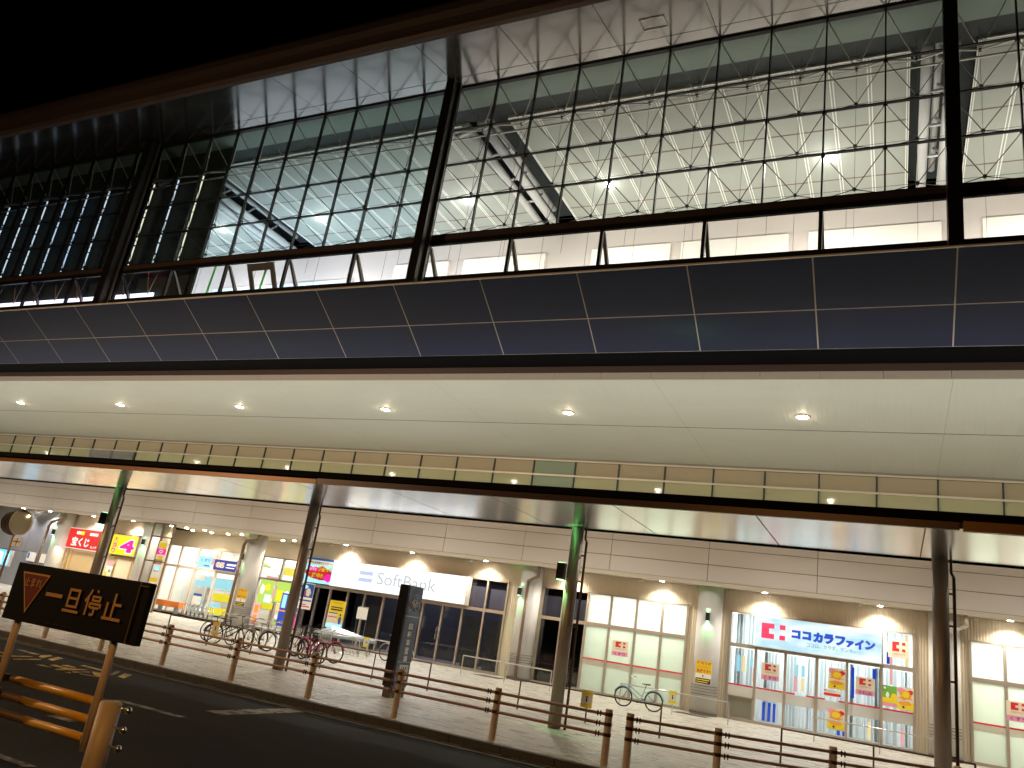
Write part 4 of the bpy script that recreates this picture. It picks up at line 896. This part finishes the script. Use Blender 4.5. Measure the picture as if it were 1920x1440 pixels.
# silver sloping cover (folded cart) and stand board
cv = empty('covered_cart', (-22.4, 30.0, 0), 'low cart under a shiny silver sheet before the dark shop', 'cart')
MB().add([(-23.4, 29.7, .55), (-21.0, 29.7, .62), (-20.6, 30.5, .60), (-23.2, 30.5, .95), (-23.4, 29.7, .45), (-21.0, 29.7, .5), (-20.6, 30.5, .48), (-23.2, 30.5, .7)], [(0, 1, 2, 3), (0, 4, 5, 1), (1, 5, 6, 2), (2, 6, 7, 3), (3, 7, 4, 0)]).build('sheet', 'sheet_silver', cv)
k = MB()
for x, y in ((-23.2, 29.8), (-21.0, 29.8), (-20.8, 30.4), (-23.0, 30.4)): k.tube((x, y, 0), (x, y, .5), .02, 6)
k.build('leg', 'rail_dark', cv)
mb_ = empty('board_stand', (-21.3, 30.0, 0), 'white board on a thin metal stand before the dark shop doors', 'stand')
MB().box(-21.58, -21.04, 29.98, 30.02, 1.42, 1.92).build('board', 'paper_white', mb_)
MB().path([(-21.55, 30.04, 0), (-21.55, 30.04, 1.95), (-21.05, 30.04, 1.95), (-21.05, 30.04, 0)], .014, 6).build('stand_frame', 'chrome', mb_)

# ------------------------------------------------------------------ bicycles (built at the origin, heading +x)
def bicycle(fm, basket, lab, loc, ang, steer=0., lean=0., road=False, grp='bicycles parked by the rails'):
    e = bpy.data.objects.new('bicycle', None); col.objects.link(e); tag(e, lab, 'bicycle', grp)
    r = .33; wb = .54
    for sx in (-1, 1):
        w_ = MB().ring((sx*wb, 0, r), r-.022, .025 if not road else .018, 'y', 32, 6).build('wheel', 'rubber', e, True)
        s_ = MB().ring((sx*wb, 0, r), r-.038, .009, 'y', 28, 4); s_.tube((sx*wb, -.04, r), (sx*wb, .04, r), .022, 8)
        for i in range(18):
            t = 2*math.pi*i/18; s_.tube((sx*wb, .02*(-1)**i, r), (sx*wb+(r-.04)*math.cos(t), 0, r+(r-.04)*math.sin(t)), .0022, 3)
        s_.build('spokes', 'mast_metal', w_)
        if not road:
            g = MB(); pts = [(sx*wb+(r+.02)*math.cos(t), 0, r+(r+.02)*math.sin(t)) for t in [R(20+q*14)+(R(25) if sx < 0 else R(0)) for q in range(10)]]
            for a, b_ in zip(pts, pts[1:]): g.tube(a, b_, .022, 6)
            g.build('mudguard', fm, e, True)
    f_ = MB(); bb = (-.08, 0, .28); seat = (-.22, 0, .72); head = (.36, 0, .80); head2 = (.39, 0, .62)
    rt = .017
    f_.tube(bb, seat, rt); f_.tube(bb, head2, rt*1.2); f_.tube((-.19, 0, .62) if road else (-.13, 0, .42), head if road else (.37, 0, .74), rt); f_.tube(head, head2, rt*1.3)
    for sy in (-.045, .045): f_.tube((bb[0], sy*.5, bb[2]), (-wb, sy, r), .010, 6); f_.tube((-.20, sy*.3, .60), (-wb, sy, r), .009, 6); f_.tube((head2[0], sy, head2[2]-.02), (wb, sy, r), .012, 6)
    f_.build('frame', fm, e)
    MB().tube(seat, (-.25, 0, .82), .013).add([(-.38, -.07, .83), (-.38, .07, .83), (-.10, .015, .84), (-.10, -.015, .84), (-.38, -.07, .87), (-.38, .07, .87), (-.10, .015, .86), (-.10, -.015, .86)], [(0, 1, 2, 3), (7, 6, 5, 4), (0, 4, 5, 1), (1, 5, 6, 2), (2, 6, 7, 3), (3, 7, 4, 0)]).build('saddle', 'rubber', e)
    h = MB()
    if road: h.path([(.34, 0, .80), (.33, 0, .90), (.36, -.19, .91), (.45, -.2, .90)], .012); h.path([(.33, 0, .90), (.36, .19, .91), (.45, .2, .90)], .012)
    else: h.path([(.34, 0, .78), (.32, 0, .98), (.34, -.2, 1.04), (.18, -.27, 1.0)], .012); h.path([(.32, 0, .98), (.34, .2, 1.04), (.18, .27, 1.0)], .012)
    h.build('handlebar', 'rubber' if fm == 'bike_black' else 'chrome', e)
    c_ = MB().ring((bb[0], -.05, bb[2]), .075, .008, 'y', 16, 4); c_.tube((bb[0], -.07, bb[2]), (bb[0]+.14, -.08, bb[2]-.08), .009, 5); c_.tube((bb[0], .07, bb[2]), (bb[0]-.14, .08, bb[2]+.08), .009, 5)
    c_.box(bb[0]+.10, bb[0]+.19, -.16, -.08, bb[2]-.09, bb[2]-.07); c_.box(bb[0]-.19, bb[0]-.10, .08, .16, bb[2]+.07, bb[2]+.09)
    c_.tube((bb[0], -.05, bb[2]+.075), (-wb, -.05, r+.03), .006, 4); c_.tube((bb[0], -.05, bb[2]-.075), (-wb, -.05, r-.03), .006, 4); c_.build('crank', 'rail_dark', e)
    MB().tube((-.3, .06, .24), (-.45, .16, .0), .009, 5).build('kickstand', 'chrome', e)
    if basket:
        k_ = MB(); x0, x1, y_, z0, z1 = .44, .72, .17, .66, .92
        for i in range(7):
            t = i/6; xx = x0+(x1-x0)*t
            for s_ in (-1, 1): k_.tube((xx*.97+.01, s_*y_*.8, z0), (xx, s_*y_, z1), .0035, 3)
            yy = -y_+2*y_*t
            k_.tube((x0, yy*.8, z0), (x0, yy, z1), .0035, 3); k_.tube((x1*.97, yy*.8, z0), (x1, yy, z1), .0035, 3); k_.tube((x0, yy*.8, z0), (x1*.97, yy*.8, z0), .0035, 3)
        for z, s_ in ((z0, .8), (.75, .87), (.84, .94), (z1, 1.)): k_.path([(x0, -y_*s_, z), (x1, -y_*s_, z), (x1, y_*s_, z), (x0, y_*s_, z), (x0, -y_*s_, z)], .005, 4)
        k_.build('basket', 'chrome', e)
    e.location = (*loc, 0.); e.rotation_euler = (R(lean), 0, R(ang)); return e
bicycle('bike_blue', False, 'light blue bicycle parked alone before the frosted window', (-8.02, 28.4), 181, lean=-4)
bicycle('bike_black', False, 'black road bicycle leftmost of the parked group', (-21.05, 21.55), 4, road=True)
bicycle('bike_black', True, 'black city bicycle turned to the left among the parked group', (-20.25, 21.2), 65)
bicycle('bike_silver', True, 'silver city bicycle seen from the front in the parked group', (-19.7, 21.9), -75)
bicycle('bike_silver', False, 'silver bicycle with a pale frame left of the dark canopy column', (-18.8, 22.2), 192)
bicycle('bike_black', True, 'dark bicycle half hidden by the dark canopy column', (-17.9, 22.4), 172)
bicycle('bike_pink', True, 'magenta city bicycle right of the dark canopy column', (-17.0, 21.6), -18)
bicycle('bike_pink', False, 'magenta bicycle behind the other magenta one', (-17.35, 22.5), 8)
bicycle('bike_silver', False, 'silver bicycle partly hidden behind the navy pylon', (-18.15, 28.4), 175)

# ------------------------------------------------------------------ bicycle-park pylon
Py = empty('pylon_sign', (-10.5, 16.9, 0), 'tall dark navy pylon with a bicycle pictogram and vertical lettering', 'pylon')
MB().box(-10.81, -10.55, 16.56, 17.22, .24, 2.57).build('pylon_body', 'pylon_black', Py)
MB().box(-10.55, -10.535, 16.60, 17.20, .26, 2.565).build('pylon_panel', 'pylon_navy', Py)
MB().box(-10.79, -10.56, 16.60, 17.18, 0, .24).build('pylon_base', 'pylon_base', Py)
def face(mb):   # lay lettering drawn on an xz sheet onto the pylon's east face
    mb.v = [(-10.532+(y-16.634)*-.5, 16.64+(x+10.53)*1.44, 1.85+(z-1.85)*1.02) for x, y, z in mb.v]; return mb
MB().box(-10.535, -10.531, 16.602, 17.198, 1.845, 1.86).build('panel_joint', 'metal_grey', Py); MB().box(-10.535, -10.531, 16.602, 17.198, .80, .812).build('panel_joint', 'metal_grey', Py)
k = MB(); px_ = -10.529
for cy in (16.76, 17.04): k.ring((px_, cy, 2.10), .10, .009, 'x', 26, 4)
for a, b_ in (((16.76, 2.10), (16.83, 2.24)), ((16.83, 2.24), (16.98, 2.24)), ((16.98, 2.24), (17.04, 2.10)), ((16.83, 2.24), (16.91, 2.09)), ((16.91, 2.09), (16.98, 2.24)), ((16.91, 2.09), (17.04, 2.10)), ((16.98, 2.24), (16.98, 2.29)), ((16.93, 2.295), (17.03, 2.295)), ((16.83, 2.24), (16.82, 2.33)), ((16.82, 2.33), (16.88, 2.38)), ((16.88, 2.38), (16.93, 2.36))):
    k.tube((px_, a[0], a[1]), (px_, b_[0], b_[1]), .009, 4)
k.build('pictogram', 'paper_white', Py)
k = MB()
for i, ch in enumerate('自転車置場'): text(k, ch, -10.40, -10.28, 16.632, 1.56-.185*i, 1.71-.185*i, .02)
face(k).build('lettering', 'paper_white', Py)
k = MB(); k.box(-10.46, -10.20, 16.628, 16.632, .44, .76); pp = face(k).build('paper_notice', 'paper_white', Py)
k = MB(); text(k, 'TAXI', -10.43, -10.23, 16.622, .66, .73, .02); text(k, 'のりば', -10.42, -10.24, 16.622, .56, .63, .02); text(k, '乗場', -10.42, -10.26, 16.622, .46, .54, .02); face(k).build('lettering', 'ink_black', pp)

# ------------------------------------------------------------------ stop board on the near barrier
bd = empty('stop_board', (-7.1, 5.3, .35), 'black board with red triangle and ochre characters on two poles', 'sign')
MB().box(-8.05, -6.10, 5.27, 5.33, 1.235, 1.785).build('board', 'board_black', bd)
k = MB().box(-6.235, -6.225, 5.262, 5.27, 1.24, 1.78); k.box(-6.225, -6.12, 5.262, 5.268, 1.745, 1.757); k.build('board_trim', 'pipe_brown', bd)
k = MB()
tri = [(-7.935, 1.705), (-7.505, 1.705), (-7.725, 1.32)]
def inset(t, d):
    cx = sum(p[0] for p in t)/3; cz = sum(p[1] for p in t)/3
    return [(p[0]+(cx-p[0])*d, p[1]+(cz-p[1])*d) for p in t]
k.quad(*[(p[0], 5.266, p[1]) for p in tri]); k.build('triangle_border', 'sign_red_border', bd)
MB().quad(*[(p[0], 5.263, p[1]) for p in inset(tri, .13)]).build('triangle', 'sign_red', bd)
k = MB(); text(k, '止まれ', -7.86, -7.585, 5.258, 1.57, 1.66, .012)
k.build('lettering', 'sign_ochre', bd)
k = MB()
text(k, '一', -7.49, -7.24, 5.264, 1.515, 1.55, .045)
k.box(-7.19, -6.96, 5.262, 5.265, 1.405, 1.43)
k.box(-7.155, -7.13, 5.262, 5.265, 1.45, 1.625); k.box(-7.02, -6.995, 5.262, 5.265, 1.45, 1.625); k.box(-7.13, -7.02, 5.262, 5.265, 1.60, 1.625); k.box(-7.13, -7.02, 5.262, 5.265, 1.525, 1.547); k.box(-7.13, -7.02, 5.262, 5.265, 1.45, 1.472)
text(k, '停', -6.91, -6.67, 5.264, 1.41, 1.65, .012)
k.box(-6.62, -6.37, 5.262, 5.265, 1.405, 1.432); k.box(-6.60, -6.575, 5.262, 5.265, 1.43, 1.56); k.box(-6.515, -6.49, 5.262, 5.265, 1.43, 1.645); k.box(-6.49, -6.40, 5.262, 5.265, 1.535, 1.56)
k.build('lettering', 'sign_ochre', bd)
k = MB(); rng = random.Random(2); x = -7.36
while x < -6.98: k.box(x, x+.018, 5.266, 5.268, 1.265, 1.265+rng.uniform(.008, .018)); x += .03
k.build('caption', 'gutter_brown', bd)
for x in (-7.88, -6.45): MB().tube((x, 5.34, .30), (x, 5.34, 1.5), .036, 14).build('pole', 'barrier_tan', bd, True)
# barrier
ba = empty('road_barrier', (-6.22, 5.5, -.12), 'tan post with three yellow and brown rails at the bottom left', 'barrier')
MB().tube((-6.22, 5.3, -.12), (-6.22, 5.3, .74), .094, 24).build('post', 'barrier_tan', ba, True); MB().ball((-6.22, 5.3, .74), .094, 20, 8, .22).build('post_cap', 'barrier_tan', ba, True)
k = MB()
for z in (.71, .55, .40): k.tube((-6.05, 5.32, z), (-6.16, 5.3, z+.02), .010, 6); k.ball((-6.02, 5.33, z), .032, 10, 6)
k.build('bolt', 'chrome', ba, True)
for z in (.69, .53, .375):
    k = MB(); xs = -6.33; y_ = 5.44; seg = 0
    for i, (xa, xb) in enumerate(((-7.75+.14*(round((.69-z)/.155)), -6.33), (-9.3, -7.75+.14*(round((.69-z)/.155))), (-10.7, -9.3))):
        MB().tube((xa, y_, z), (xb, y_, z), .036, 14).build('rail', ('barrier_yellow', 'barrier_brown', 'barrier_yellow')[i], ba, True)
k = MB()
for x in (-7.88, -6.45):
    for z in (.70, .38): k.box(x-.05, x+.05, 5.36, 5.42, z-.03, z+.03)
k.box(-6.60, -6.45, 5.40, 5.47, .36, .40); k.build('clamp', 'fence_clamp', ba)
MB().tube((-6.55, 5.40, .34), (-6.55, 5.40, .74), .024, 10).build('bracket', 'barrier_tan', ba)
MB().tube((-10.8, 5.44, -.12), (-10.8, 5.44, .74), .094, 20).build('post', 'barrier_tan', ba, True)

# ------------------------------------------------------------------ round street mirror
mi = empty('street_mirror', (-27.55, 17.5, 0), 'pair of round street mirrors on a brown pole at the left', 'mirror')
MB().tube((-27.55, 17.5, 0), (-27.52, 17.5, 3.3), .04, 12).build('pole', 'pipe_brown', mi, True)
def dish(c, n_, r, back):
    n_ = Vector(n_).normalized(); u = n_.orthogonal().normalized(); v = n_.cross(u); c = Vector(c); vs = []; fs = []; K = 24; Q = 5
    for q in range(Q+1):
        rr_ = r*q/Q; bulge = .09*(1-(q/Q)**2)
        for i in range(K): t = 2*math.pi*i/K; vs.append(c+u*rr_*math.cos(t)+v*rr_*math.sin(t)+n_*bulge)
    for q in range(Q):
        for i in range(K): fs.append((q*K+i, (q+1)*K+i, (q+1)*K+(i+1) % K, q*K+(i+1) % K))
    return MB().add(vs, fs)
dish((-27.18, 17.35, 2.93), (.25, -.95, -.05), .42, 0).build('mirror_face', 'mirror_face', mi, True)
MB().tube((-27.18, 17.36, 2.93), (-27.2, 17.43, 2.935), .44, 24).build('mirror_rim', 'trim_pale', mi)
dish((-27.75, 17.5, 2.88), (-.95, .2, 0), .42, 0).build('mirror_back', 'rail_dark', mi, True)
MB().tube((-27.68, 17.5, 2.88), (-27.76, 17.5, 2.88), .42, 24).build('mirror_rim', 'rail_dark', mi)
k = MB().box(-27.42, -26.95, 17.45, 17.48, 2.12, 2.42); k.build('plate', 'paper_white', mi); k = MB().box(-27.38, -27.0, 17.444, 17.448, 2.26, 2.29); k.box(-27.2, -27.17, 17.444, 17.448, 2.14, 2.4); k.build('plate_print', 'ink_black', mi)

# ------------------------------------------------------------------ sodium street lamp behind the viewer's left, lighting the near barrier
sl = empty('street_lamp', (-3.0, -3.0, -.12), 'orange street lamp standing behind the viewpoint, outside the photo', 'street lamp')
MB().tube((-3.0, -3.0, -.12), (-3.0, -3.0, 6.5), .07, 12).build('pole', 'rail_dark', sl)
MB().box(-3.3, -2.9, -2.9, -2.5, 6.5, 6.62).build('lamp_head', 'rail_dark', sl)
light('street_lamp_light', 'SPOT', (-3.1, -2.7, 6.45), 1250, (1, .50, .14), sl, None, .2, 140, .5, aim=(-6, 6, 0))

# a second, taller sodium lamp farther back in the station square
sl = empty('street_lamp', (-27, 1, -.12), 'tall orange street lamp across the road, beyond the left edge of the photo', 'street lamp')
MB().tube((-27, 1, -.12), (-27, 1, 9.0), .09, 12).build('pole', 'rail_dark', sl)
MB().box(-27.3, -26.7, 1.2, 1.8, 9.05, 9.18).build('lamp_head', 'rail_dark', sl)
light('street_lamp_light', 'POINT', (-27, 1.5, 8.9), 3600, (1, .64, .36), sl, None, .15)
